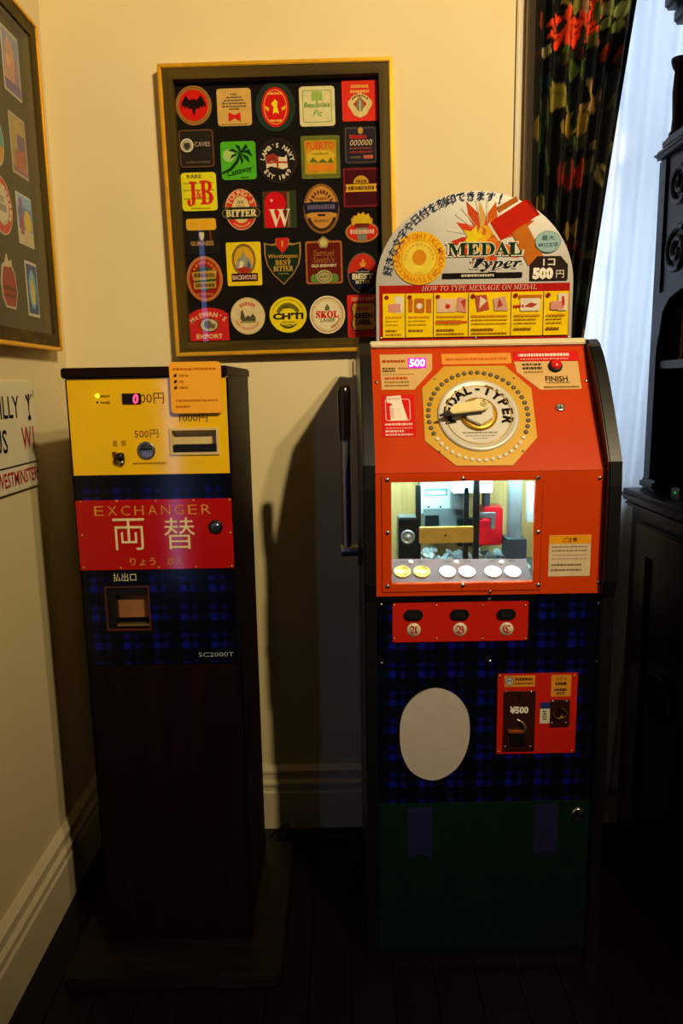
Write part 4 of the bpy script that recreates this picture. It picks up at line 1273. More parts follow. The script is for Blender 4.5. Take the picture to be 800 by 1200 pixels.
# red instruction sticker on the left
st = MB(FS2.M).prism(rrect(*FS2.r(447.5, 463, 486, 512), 0.001), 0.0, 0.0009, mat('#c8100c', 0.6, spec=0.12)).build('instruction_sticker', sp)
a = Art(FS2, 466.5, 487.5, 0.0011)
a.frame(-15, -20, 14.5, 6, 1.0, '#e0a89c', 3)
a.poly([(-13, -23), (4, -24), (5, -16), (9, -2), (11, 5), (-9, 5.5), (-10, -10), (-6, -14), (-13, -16)], '#e3d6c4')
a.poly([(-10, -10), (-5, -10), (-5, 3), (-9, 4)], '#d9b0a4').lines(-11, 3, [-20], 2.5, '#c9a498', 3)
a.lines(-16, 16, [10], 2.6, '#e9b8ac', 3).lines(-15, 16, [14.5], 1.6, '#e08a80', 3).lines(-16, 6, [18], 2.4, '#e9b8ac', 3).lines(-16, 16, [22], 2.4, '#e9a89c', 3)
a.build('sticker_print', st)

# ---- dial
octo = [FS2.p(*q) for q in ((520, 430), (591, 429), (622, 455.5), (629, 513), (600.5, 546), (534, 546.5), (497.5, 517.5), (494, 455.5))]
dp = MB(FS2.M).prism(octo, 0.0, 0.0030, DIALY).build('dial_plate', sp, bevel=0.0008)
du, dv = FS2.p(559.8, 487.5)
sx, sy = FS2.scale(560, 487)
DR = 47.5 * sx
DM = FS2.M @ Matrix.Translation((du, dv, 0))
ARG = mat('#c9c4b4', 0.38, 0.12, 0.05, 30, name='brushed_silver')
GLDR = mat('#b98a1e', 0.35, 0.5)
dd = MB(DM).lathe([(DR, 0.003), (DR, 0.006), (DR * 0.97, 0.0085), (DR * 0.90, 0.0085), (DR * 0.885, 0.0075), (DR * 0.80, 0.0072), (0.00001, 0.0072)], ARG, 56).build('dial_disc', dp)
MB(DM).lathe([(DR * 0.825, 0.0072), (DR * 0.825, 0.0077), (DR * 0.80, 0.0077), (DR * 0.80, 0.0072)], GLDR, 56, caps=False).build('dial_ring', dp)
a = Art(FS2, 559.8, 487.5, 0.0075)
a.sy = a.sx
a.arc('MEDAL-TYPER', 0, 0, 33.6, -100, 105, 11.5, '#1c1710', bold=0.05)
a.build('dial_lettering', dp)
a = Art(FS2, 559.8, 487.5, 0.0075)
a.sy = a.sx
a.lines(-20, 20, [24], 2.2, '#8a8472', 3).lines(-17, 17, [28], 1.6, '#a09a86', 3).lines(-9, 9, [31.5], 1.2, '#a09a86', 3)
a.build('maker_print', dp)
def mkey():
    b = MB().lathe([(0.0050, 0.0), (0.0050, 0.0014), (0.0042, 0.0018)], mat('#2e281c', 0.4, 0.1), 14)
    b.lathe([(0.0036, 0.0016), (0.0034, 0.0022), (0.00001, 0.0022)], mat('#7d745c', 0.4), 12)
    b.box(-0.0020, 0.0020, -0.0006, 0.0006, 0.0021, 0.0025, BLACK)
    return b
def mkey2():
    b = MB().lathe([(0.0050, 0.0), (0.0050, 0.0014), (0.0042, 0.0018)], mat('#d8c27a', 0.4, 0.1), 14)
    b.lathe([(0.0044, 0.0016), (0.0040, 0.0024), (0.00001, 0.0024)], mat('#d9d4c4', 0.35), 12)
    return b
NK = 46
for k in range(NK):
    an = 360 * (k + 0.5) / NK
    R = 58.3 * sx
    white = 118 < an < 243
    inst(CACHE, 'key' + str(white), mkey2 if white else mkey, 'character_stud', FS2, du + R * math.sin(math.radians(an)), dv + R * math.cos(math.radians(an)), 0.003, dp, random.uniform(0, 3))
for x, y in ((509, 445), (601.5, 444), (612, 529.5), (515, 530)):
    rivet(FS2, x, y, dp, 0.0026, STEEL, 0.003)
hub = MB(DM).lathe([(22 * sx, 0.0072), (22 * sx, 0.010), (19.5 * sx, 0.013), (17 * sx, 0.013)], GLDR, 40).build('hub_flange', dp)
MB(DM).prism(ell(0, 0, 17.8 * sx, 17.8 * sx, 6, 30, 390), 0.010, 0.022, ARG).build('hub_nut', dp, bevel=0.0015)
ptr = [(10.5, -3.5), (8, -10), (2, -12), (-31, -5), (-36, 3), (-33, 7), (2, 3), (8, 1)]
hp = MB(DM).prism([(x * sx, -y * sx) for x, y in ptr], 0.028, 0.036, mat('#dccb88', 0.5, 0.0)).build('dial_pointer', dp, bevel=0.0012)
MB(DM).prism([(x * sx, -y * sx) for x, y in ((-33, 5), (-33, 8), (2, 4.5), (2, 1.5))], 0.022, 0.0275, BLACK).build('pointer_underside', dp)
MB(DM).prism([(x * sx, -y * sx) for x, y in ((-30, -2), (-48, 7.5), (-47, 9), (-28, 7.5))], 0.029, 0.033, BLACK).build('pointer_tip', dp)
MB(DM @ Matrix.Translation((4.5 * sx, 5.5 * sx, 0))).lathe([(0.008, 0.018), (0.008, 0.0375), (0.0065, 0.039), (0.00001, 0.0392)], mat('#dccb88', 0.5, 0.0), 20).build('pointer_pivot', dp)
a = Art(FS2, 559.8, 487.5, 0.0394)
a.text('S', 4.5, -5.5, 6, '#5a4a20', w=4.2)
a.build('pivot_mark', dp)

# ---- lit display window
WH = FM.r(458.5, 564, 626, 683)
seam = FM.p(634, 620)[0]
zlo = FM.p(570, 697)[1]
wd = MB(FM.M).plate((MX0, zlo, seam - 0.0006, ZBR), [WH], -0.012, 0.0, REDM).build('window_door', mm)
wf = FM.r(447.5, 556.5, 636, 692)
MB(FM.M).plate((wf[0], wf[1], seam - 0.0012, wf[3]), [(WH[0] - 0.001, WH[1] - 0.001, WH[2] + 0.001, WH[3] + 0.001)], 0.0, 0.003, REDM).build('window_surround', wd)
for x, y in ((453.5, 562), (542.5, 560.7), (630, 559.5), (454, 624), (630, 623), (454, 686.6), (542, 685.4), (630, 685)):
    screw(FM, x, y, wd, 0.0048, None, 0.003)
screw(FM, 574, 693.5, wd, 0.0042, None, 0.0)
MB(FM.M).box(WH[0], WH[2], WH[1], WH[3], -0.004, -0.0015, glass('display_glass', ior=1.3)).build('window_glass', wd)
rp2 = MB(FM.M).box(seam + 0.0006, MX1, zlo, ZBR, -0.012, 0.0, REDM).build('side_panel', mm)
for x, y in ((702.5, 560), (701, 682)):
    screw(FM, x, y, rp2, 0.0045)
ca = MB(FM.M).prism(rrect(*FM.r(642.5, 627, 691.5, 675), 0.001), 0.0, 0.0009, mat('#c9b48a', 0.5)).build('caution_sticker', rp2)
a = Art(FM, 667, 651, 0.0010)
a.rect(-24.3, -23.8, 24.3, -14, '#d98f12')
a.text('ご注意', 0, -18.5, 5.5, '#4a2408', w=17, bold=0.02)
a.lines(-21, 20, [-10.5, -6.0], 1.8, '#8a7450', 3.4).lines(-21, 20, [-1.0, 3.5], 1.5, '#b08a74', 3.4).lines(-21, 14, [10.5, 16.5], 2.2, '#7a6444', 3.4)
a.build('sticker_print', ca)

# interior of the window
IX0, IX1, IZ0, IZ1, IY = 0.076, 0.552, 0.902, 1.176, 1.86
INW = mat('#9fb4b4', 0.4, name='pale_interior_lining')
lin_ = MB()
lin_.box(IX0, IX1, IY, IY + 0.008, IZ0, IZ1, wood('honey_pine_lining', '#a8874a', '#c2a468', 7, 0.5, 'Z'))
lin_ = lin_.build('interior_back', mm)
MB().box(IX0, IX1, MY + 0.014, IY - 0.0005, IZ0 - 0.006, IZ0, mat('#4f5f5f', 0.4)).build('interior_floor', mm)
MB().box(IX0 - 0.003, IX0, MY + 0.014, IY - 0.0005, IZ0, IZ1, INW).build('interior_side', mm)
MB().box(IX1, IX1 + 0.003, MY + 0.014, IY - 0.0005, IZ0, IZ1, INW).build('interior_side', mm)
MB().box(IX0, IX1, MY + 0.05, IY - 0.0005, IZ1, IZ1 + 0.004, INW).build('interior_top', mm)
TUBE = glow('#cdf8ff', 120.0, 'fluorescent_tube')
lt = MB().tube([(0.10, 1.67, 1.163), (0.53, 1.67, 1.163)], 0.007, TUBE, 12).build('lamp_tube', mm)
MB().box(0.088, 0.10, 1.66, 1.68, 1.153, 1.1755, CABB).build('lamp_holder', lt)
MB().box(0.53, 0.542, 1.66, 1.68, 1.153, 1.1755, CABB).build('lamp_holder', lt)

def blk(name, y, px, depth, m, bevel=0.001):
    f = front(y)
    r = f.r(*px)
    return MB(f.M).box(r[0], r[2], r[1], r[3], -depth, 0, m).build(name, mm, bevel=bevel)
GREYM = mat('#7d8a8c', 0.35, 0.4, name='grey_machine_paint')
WHITM = mat('#b9c6c6', 0.4, name='white_machine_paint')
BLKM = mat('#0e1212', 0.35, name='black_machine_paint')
REDB = mat('#b81420', 0.35, name='red_motor_paint')
pb = blk('punch_head', 1.80, (493, 566, 533, 602), 0.05, WHITM)
f = front(1.80)
a = Art(f, 511, 577, 0.0005)
a.rect(-13, -4.5, 13, 4, '#5d8a94').rect(-11, -2, 11, 2.5, '#c9d6d8').disc(-9, 17, 1.2, 1.2, '#2a3030').disc(5, 17, 1.2, 1.2, '#2a3030')
a.build('head_fascia', pb)
blk('cross_slide', 1.79, (496, 596, 545, 620), 0.06, mat('#6f7f80', 0.35, 0.3))
blk('slide_recess', 1.785, (498, 604, 514, 617), 0.002, BLKM, 0)
blk('gear_housing', 1.77, (529, 566, 547, 597), 0.06, GREYM)
blk('top_plate', 1.70, (531, 563, 577, 578), 0.12, WHITM)
blk('guide_column', 1.70, (487, 569, 493, 656), 0.012, BLKM)
blk('guide_column', 1.70, (543, 571, 549, 656), 0.012, BLKM)
blk('guide_column', 1.68, (554.5, 563, 561.5, 657), 0.012, BLKM)
blk('guide_column', 1.74, (566, 571, 574, 604), 0.02, mat('#26363c', 0.35))
mh = blk('motor_housing', 1.66, (467, 609, 488.5, 657), 0.06, BLKM)
blk('housing_cap', 1.662, (467, 606.5, 488, 610), 0.05, mat('#53686c', 0.3, 0.4))
f = front(1.66)
u, v = f.p(477.5, 629)
MB(f.M @ Matrix.Translation((u, v, 0))).lathe([(0.0165, 0), (0.0165, 0.006), (0.013, 0.008), (0.012, 0.006), (0.006, 0.006), (0.005, 0.010), (0.00001, 0.011)], GREYM, 26).build('hand_wheel', mm)
bb = blk('brass_beam', 1.645, (491.5, 618, 554.5, 636.5), 0.016, mat('#c9a94e', 0.3, 0.55))
f = front(1.645)
u, v = f.p(522, 627.5)
MB(f.M @ Matrix.Translation((u, v, 0))).lathe([(0.0028, 0), (0.0026, 0.0012), (0.00001, 0.0012)], BLKM, 12).build('beam_bolt', bb)
rm = blk('red_motor', 1.72, (567, 595, 589, 639), 0.06, REDB, 0.003)
blk('red_motor_base', 1.70, (561, 610, 574, 639), 0.03, REDB, 0.002)
blk('clamp_arm', 1.68, (562, 601, 581, 607), 0.012, GREYM)
blk('clamp_jaw', 1.68, (575, 606, 580, 620), 0.012, GREYM)
blk('hammer_block', 1.71, (536, 608, 566, 640), 0.02, BLKM)
f = front(1.70)
u0_, v0_ = f.p(595.5, 652)
u1_, v1_ = f.p(614.5, 563)
MB().tube([((u0_ + u1_) / 2, 1.72, IZ0), ((u0_ + u1_) / 2, 1.72, IZ1)], (u1_ - u0_) / 2, GREYM, 24).build('press_cylinder', mm)
blk('cylinder_collar', 1.69, (594, 632, 617, 655), 0.06, mat('#3c5055', 0.35, 0.3))
blk('right_bracket', 1.70, (618, 566, 626, 612), 0.02, WHITM)
# heap of blank medals behind the tray
hp_ = MB()
rs = random.Random(11)
for i in range(170):
    x = rs.uniform(0.15, 0.45)
    y = rs.uniform(1.70, 1.83)
    z = IZ0 + 0.004 + 0.03 * rs.random() * (0.5 + (y - 1.68) * 3)
    M = Matrix.Translation((x, y, z)) @ Matrix.Rotation(rs.uniform(-0.9, 0.9), 4, 'X') @ Matrix.Rotation(rs.uniform(-0.9, 0.9), 4, 'Y')
    hp_.M = M
    hp_.prism(ell(0, 0, 0.011, 0.011, 10), -0.001, 0.001, mat('#b4c2c4', 0.3, 0.2))
hp_ = hp_.build('blank_medal_heap', mm)
hp_['kind'] = 'stuff'
# sloping tray that shows the six finished medals
lo, hi = front(1.556).p(540, 683.5), front(1.625).p(540, 655)
FTR = Face((0, 1.556, lo[1]), (1, 0, 0), (0, 1.625 - 1.556, hi[1] - lo[1]))
TRAYM = mat('#562a1a', 0.6, 0.0, name='bronze_tray')
q = [FTR.p(*c) for c in ((456, 684), (624, 684), (616, 655), (456, 655))]
tray = MB(FTR.M).prism(q, -0.004, 0.0, TRAYM).build('medal_tray', mm)
for x in (481, 534.5, 587.5):
    rivet(FTR, x, 659, tray, 0.0065, mat('#d9dcdc', 0.3), 0.0)
a = Art(FTR, 540, 659, 0.0003)
for x in (471, 494, 524, 547, 577, 600):
    a.lines(x - 540 - 4, x - 540 + 4, [-1], 1.6, '#3a3430', 3)
a.build('tray_print', tray)
SILV = mat('#dfe2e2', 0.35, 0.35, 0.04, name='silver_medal')
GOLM = mat('#d8bd5e', 0.35, 0.45, 0.04, name='gold_medal')
where = ['gold display medal at the far left of the lit tray', 'gold display medal beside the leftmost one in the lit tray', 'silver display medal directly right of the two gold ones', 'silver display medal fourth from the left in the lit tray',
         'silver display medal second from the right in the lit tray', 'silver display medal at the far right of the lit tray']
for i, x in enumerate((471, 494, 524, 547, 577.5, 600.5)):
    u, v = FTR.p(x, 670.5)
    M = FTR.M @ Matrix.Translation((u, v, 0.0005))
    sxx = FTR.scale(x, 670)[0]
    r = 9.9 * sxx
    md = MB(M)
    md.lathe([(r, 0), (r, 0.002), (r * 0.96, 0.0028), (r * 0.88, 0.0028), (r * 0.86, 0.0020), (0.00001, 0.0020)], GOLM if i < 2 else SILV, 32)
    o = md.build('display_medal', origin=tuple(M.translation))
    tag(o, where[i], 'medal', 'medals shown in the machine window')

# ---- tartan front with button strip, plaque and coin panel
zpl = FM.p(570, 940)[1]
tp2 = MB(FM.M).box(MX0, MX1, zpl + 0.0006, zlo - 0.0008, -0.010, -0.001, TART).build('tartan_panel', mm)
for x, y in ((446.5, 709), (573.5, 702.5), (702, 707), (447, 777.5), (574, 775), (700, 775)):
    screw(FM, x, y, tp2, 0.0042, None, -0.001)
bs = MB(FM.M).prism(rrect(*FM.r(459.5, 705.5, 618, 751), 0.003), -0.0008, 0.003, REDC).build('button_strip', mm)
for x in (462, 511, 565, 615):
    for y in (709, 748):
        rivet(FM, x, y, bs, 0.0026, None, 0.003)
for x, y, ch in ((484, 720, '𝕬'), (538, 719.5, '𝕭'), (592.5, 719, '𝕮')):
    u, v = FM.p(x, y)
    M = FM.M @ Matrix.Translation((u, v, 0.003))
    k = MB(M).prism(rrect(-0.0205, -0.012, 0.0205, 0.012, 0.0118, 8), 0.0, 0.005, BLACK).build('choice_button', bs, bevel=0.0015)
    MB(M).prism(rrect(-0.012, -0.006, 0.012, 0.006, 0.003), 0.0045, 0.0065, mat('#1c1c18', 0.2, spec=0.6)).build('button_lens', bs)
    u2, v2 = FM.p(x + 0.5, y + 17.5)
    MB(FM.M @ Matrix.Translation((u2, v2, 0.003))).lathe([(0.0152, 0), (0.0148, 0.0012), (0.00001, 0.0012)], mat('#c9bfa0', 0.5), 28).build('letter_disc', bs)
    a = Art(FM, x + 0.5, y + 17.5, 0.0043)
    a.text(ch, 0, 0, 10, '#a81a1a', w=9.5, bold=0.01)
    a.build('button_letter', bs)
# plain stand-in plaque on the tartan (the figure of the photograph is left out)
GREYP = mat('#aea596', 0.6, var=0.04, name='grey_plaque')
PQ = [(0, -53), (24, -46), (40, -28), (44, -4), (40, 20), (26, 42), (0, 54), (-26, 46), (-40, 26), (-44, 0), (-40, -26), (-24, -45)]
a = Art(FM, 509, 860, 0.0)
pqs = []
n = len(PQ)
for i in range(n):                              # smooth closed outline
    p0, p1, p2, p3 = (Vector((*PQ[(i + k - 1) % n], 0)) for k in range(4))
    for t in (0, .2, .4, .6, .8):
        q = 0.5 * ((2 * p1) + (-p0 + p2) * t + (2 * p0 - 5 * p1 + 4 * p2 - p3) * t * t + (-p0 + 3 * p1 - 3 * p2 + p3) * t ** 3)
        pqs.append((q.x * 0.93, q.y))
MB(FM.M).prism(a.map(pqs), -0.0008, 0.004, GREYP).build('blank_plaque', mm)
# coin panel
cp = MB(FM.M).prism(rrect(*FM.r(582, 789, 674.5, 882), 0.002), -0.0008, 0.003, REDC).build('coin_panel', mm)
for x, y in ((585, 791.5), (672.5, 791), (583.5, 880), (669, 879)):
    rivet(FM, x, y, cp, 0.0026, None, 0.003)
a = Art(FM, 628, 836, 0.0033)
ORL = '#c9821e'
a.rect(-38.5, -45, -3, -32, ORL).disc(-32.5, -38.5, 5.2, 5.2, '#a8a296').ring(-32.5, -38.5, 5.2, 5.2, 0.8, '#3a3a4a').text('M', -32.5, -38.5, 3.6, '#3a3a4a', w=5)
a.lines(-26, -5, [-41], 3.4, '#5a3408', 3).lines(-26, -5, [-36], 2.4, '#7a4a10', 3)
a.build('coin_label', cp)
a = Art(FM, 628, 836, 0.0033)
a.rect(16, -45, 39, -20, ORL)
a.text('メダル', 27.5, -40.5, 4.4, '#3a2208', w=13).lines(21, 34, [-35], 3.4, '#3a2208', 3).lines(20, 34, [-28], 3.4, '#3a2208', 3).text('EXIT', 27.5, -23.5, 3.4, '#3a2208', w=10, bold=0.02)
a.build('exit_label', cp)
a = Art(FM, 628, 836, 0.0033)
a.rect(4, -13.5, 16, -6, '#1d2a6a').rect(4, -6, 15.5, 11, '#c9c2a2').lines(7, 12, [-3, 0, 3, 6], 2.2, '#4a4a4a', 2.5)
a.build('notice_label', cp)
BRNP = mat('#2c0f0a', 0.35, var=0.1, name='dark_brown_plate')
cm_ = MB(FM.M).prism(rrect(*FM.r(589.5, 809, 625.5, 878), 0.001), 0.003, 0.0075, BRNP).build('coin_mechanism', cp)
FMC = FM.off(0.0075)
for x, y in ((593, 811), (622.5, 811), (591.5, 875), (621, 875)):
    rivet(FMC, x, y, cm_, 0.0026, CHROME, 0.0)
a = Art(FMC, 608, 832, 0.0002)
a.text('¥500', 0, 0, 8.5, '#d9d2c0', w=22, bold=0.05)
a.rect(-0.8, -20, 0.8, -10, '#0a0606')
a.build('mechanism_print', cm_)
u, v = FMC.p(605.5, 866)
MB(FMC.M).prism(rrect(*FMC.r(597.5, 859, 614.5, 873), 0.001), 0.0, 0.004, BLACK).build('return_cup', cm_, bevel=0.001)
mb = MB(FMC.M)
r_ = FMC.r(595, 855, 613.5, 858.5)
mb.box(r_[0], r_[2], r_[1], r_[3], 0.0, 0.006, mat('#b0662a', 0.3, 0.7))
mb.build('coin_bar', cm_, bevel=0.001)
c0, c1, c2, c3 = FMC.p(605, 842), FMC.p(611, 845), FMC.p(614, 850), FMC.p(614, 857)
MB(FMC.M).tube([(c0[0], c0[1], 0.004), (c1[0], c1[1], 0.007), (c2[0], c2[1], 0.008), (c3[0], c3[1], 0.004)], [0.0012, 0.003, 0.004, 0.002], mat('#d2b878', 0.25, 0.9), 10).build('coin_hook', cm_)
ms = MB(FM.M).prism(rrect(*FM.r(644.5, 819, 666, 849.5), 0.002), 0.003, 0.0075, BRNP).build('medal_exit', cp)
for x, y in ((647.5, 821.5), (663.5, 821.5), (646.5, 847), (663, 847)):
    rivet(FMC, x, y, ms, 0.0026, CHROME, 0.0)
u, v = FMC.p(655.5, 834.5)
arcs = []
for k in range(14):
    t = math.radians(40 + 280 * k / 13)
    arcs.append((u + 0.0165 * math.cos(t + 2.2) * 0.9, v + 0.0145 * math.sin(t + 2.2) * 0.8 - 0.002, 0.004))
MB(FMC.M).tube(arcs, 0.0017, mat('#9a7a4a', 0.25, 0.9), 8).build('turn_ring', ms)
MB(FMC.M).box(u - 0.0025, u + 0.0030, v - 0.006, v + 0.013, 0.0, 0.006, BLACK).build('turn_handle', ms, bevel=0.001)
MB(FMC.M @ Matrix.Translation((u + 0.003, v - 0.011, 0))).box(-0.004, 0.004, -0.0025, 0.0025, 0, 0.006, BRASS).build('exit_tab', ms, bevel=0.0008)

# ---- green lower door
gd = MB(FM.M).box(MX0, MX1, 0.030, zpl, -0.010, 0.0, GREEND).build('lower_door', mm, bevel=0.0012)
RIB = mat('#080a36', 0.6, name='navy_ribbon')
for x0, x1, y0, y1 in ((-89.5, -61, -55, 4), (57, 85, -56, 3)):
    a = Art(FM, 567, 1000, 0.0003)
    a.poly([(x0, y0), (x1, y0), (x1, y1), ((x0 + x1) / 2, y1 - 5), (x0, y1)], RIB)
    a.build('ribbon_print', gd)
u, v = FM.p(677, 954)
lk = MB(FM.M @ Matrix.Translation((u, v, 0))).lathe([(0.0165, 0), (0.0165, 0.003), (0.0135, 0.006), (0.011, 0.0045), (0.00001, 0.0045)], CHROME, 28).build('cam_lock', gd)
MB(FM.M @ Matrix.Translation((u, v, 0.0045))).box(-0.0012, 0.0012, -0.007, 0.007, 0.0, 0.0006, BLACK).build('keyhole', gd)

# ---- pull lever on the left
FL = front(1.62)
lx, lz0 = FL.p(406.5, 645)
_, lz1 = FL.p(406, 515)
_, lz2 = FL.p(406, 450)
lv = MB(Matrix.Translation((0, 1.62, lz0)) @ Matrix.Rotation(math.radians(90), 4, 'Y')).lathe([(0.013, lx - 0.013), (0.0135, lx - 0.011), (0.0135, MX0 - 0.032), (0.0135, MX0 - 0.026)], STEEL, 24).build('lever_axle', mm)
MB(Matrix.Translation((0, 1.62, lz0)) @ Matrix.Rotation(math.radians(90), 4, 'Y')).lathe([(0.033, MX0 - 0.036), (0.033, MX0 - 0.029)], BLKM, 28).build('lever_washer', mm)
MB().tube([(lx, 1.62, lz0), (lx - 0.0005, 1.622, lz1 + 0.01)], 0.0105, STEEL, 20).build('lever_arm', mm)
GRIP = mat('#120805', 0.22, spec=0.5, name='dark_grip')
MB(Matrix.Translation((lx - 0.001, 1.6215, lz1))).lathe([(0.0115, -0.004), (0.0125, 0.0)], STEEL, 20).build('grip_collar', mm)
L = lz2 - lz1
MB(Matrix.Translation((lx - 0.001, 1.6215, lz1))).lathe([(0.0118, 0), (0.0128, 0.01), (0.0142, L * 0.6), (0.0148, L - 0.018), (0.0135, L - 0.008), (0.009, L - 0.002), (0.00001, L)], GRIP, 24).build('lever_grip', mm)

# ---- header board
YH = 1.955
FH = front(YH)
hz0 = ZTOP + 0.002
hl, hr_ = FH.p(441, 398)[0], FH.p(669, 398)[0]
hc, hzc = (hl + hr_) / 2, FH.p(556, 333)[1]
htop = FH.p(556, 224)[1]
hw = (hr_ - hl) / 2
outline = [(hl, hz0), (hr_, hz0)] + ell(hc, hzc, hw, htop - hzc, 40, 0, 180)
HSIL = mat('#a3a096', 0.35, 0.15, 0.04, 8, name='silver_sign_face')
hb = MB(FH.M).prism(outline, -0.006, 0.0, HSIL).build('header_board', mm)
a = Art(FH, 556, 333, 0.0002, 0.0001)
W = 113.5
a.poly([(-W + 1.5, 0), (W - 2, 0), (W - 2, 66), (-W + 1.5, 66)], '#a51a12')
# starburst
bx, by = 12, -52
for an, l, wd_, c in ((-118, 50, 9, '#b9481e'), (-100, 46, 6, '#c9a050'), (-75, 44, 10, '#c25a1c'), (-150, 40, 8, '#c9401a'), (-20, 60, 12, '#c24a1a'), (30, 45, 10, '#c9601c'), (150, 42, 8, '#b9381a'), (175, 46, 7, '#b9301a'), (110, 36, 9, '#c9401c'), (70, 40, 8, '#b94a20')):
    q = math.radians(an)
    ca, sa = math.cos(q), math.sin(q)
    a.poly([(bx - wd_ / 2 * -sa, by - wd_ / 2 * ca), (bx + l * 0.6 * ca - wd_ * .7 * -sa, by + l * 0.6 * sa - wd_ * .7 * ca), (bx + l * ca, by + l * sa), (bx + l * 0.6 * ca + wd_ * .7 * -sa, by + l * 0.6 * sa + wd_ * .7 * ca), (bx + wd_ / 2 * -sa, by + wd_ / 2 * ca)], c)
for an in (-165, -140, -128, -105, -88, -60):
    q = math.radians(an)
    ca, sa = math.cos(q), math.sin(q)
    a.poly([(bx + 18 * ca, by + 18 * sa), (bx + 46 * ca - 1.4 * sa, by + 46 * sa + 1.4 * ca), (bx + 46 * ca + 1.4 * sa, by + 46 * sa - 1.4 * ca)], '#cfc8b4')
def star(x, y, r, c, n=5, ro=0):
    a.poly([(x + (r if k % 2 == 0 else r * .45) * math.sin(math.pi * k / n + ro), y - (r if k % 2 == 0 else r * .45) * math.cos(math.pi * k / n + ro)) for k in range(2 * n)], c)
star(10, -44, 26, '#c9701c', 7, 0.2)
star(4, -50, 17, '#d9a81c', 6, 0.1)
star(-3, -55, 14, '#d9c01e', 5, 0.3)
star(18, -63, 12, '#d9a01e', 5, 0)
# hammer
a.poly([(40, -62), (58, -70), (80, -30), (62, -20)], '#b4641a')
a.poly([(24, -88), (46, -100), (49, -95), (27, -82)], '#a85a1a')
a.poly([(14, -68), (16, -72), (30, -51), (27, -49)], '#cfc8b4')
a.poly([(16, -71), (56, -96), (71, -78), (29, -50)], '#b8220e')
a.poly([(56, -96), (60, -96), (74, -79), (71, -78)], '#8d160a')
# gold disc of the alphabet
a.disc(-65, -31, 31, 31, '#d9a81c').disc(-65, -31, 20.5, 20.5, '#d9c23e').ring(-65, -31, 20.5, 20.5, 0.8, '#c98a1c')
a.arc('ABCDEFGHIJKLMNOPQRSTUVWXYZ', -65, -31, 25.5, -97, 250, 6, '#c4701a', bold=0.02)
a.arclines(-65, -31, 16.2, -100, 100, 3, '#d0a02c', 12)
a.lines(-70, -60, [-14], 2.2, '#d0a02c', 3)
a.disc(-65, -32, 8, 9, '#c9801a')
# name
a.text('𝐌𝐄𝐃𝐀𝐋', 11, -40.5, 17.5, '#d0c9b0', w=92, bold=0.05)
a.text('𝐌𝐄𝐃𝐀𝐋', 11, -40.5, 15, '#16301a', w=87, bold=0.015)
a.text('𝑻𝒚𝒑𝒆𝒓', 25, -22.5, 17, '#d6d2c4', w=63, bold=0.05)
a.text('𝑻𝒚𝒑𝒆𝒓', 25, -22.5, 15, '#1d2230', w=59, bold=0.01)
a.rect(-38, -13, 55, -7, '#17120f').lines(-16, 22, [-10], 3, '#bdb7a4', 4)
# writing round the rim
a.arc('好きな文字や日付を刻印できます!', 0, 0, 103, -80, 16, 11, '#1d2f52', bold=0.012, ry=101.5)
# price tag and oval
tagp = [(64, -3), (64, -22), (72, -31), (99, -31), (108, -21), (108, -3)]
a.poly(tagp, '#2a201a').text('1コ', 86, -24, 8, '#d8d2c0', w=14, bold=0.02).text('500', 79, -11, 14, '#e2dccb', w=24, bold=0.07).text('円', 99, -10, 9, '#d8d2c0', w=9)
a.disc(84, -47.5, 15, 12.5, '#8fb0b0').ring(84, -47.5, 15, 12.5, 0.6, '#5d8088').text('最大', 84, -52, 6, '#26404e', w=15, bold=0.01).lines(73, 78, [-44], 4, '#3a5864', 2.5).text('32文字', 87, -44, 5.5, '#26404e', w=17, bold=0.01)
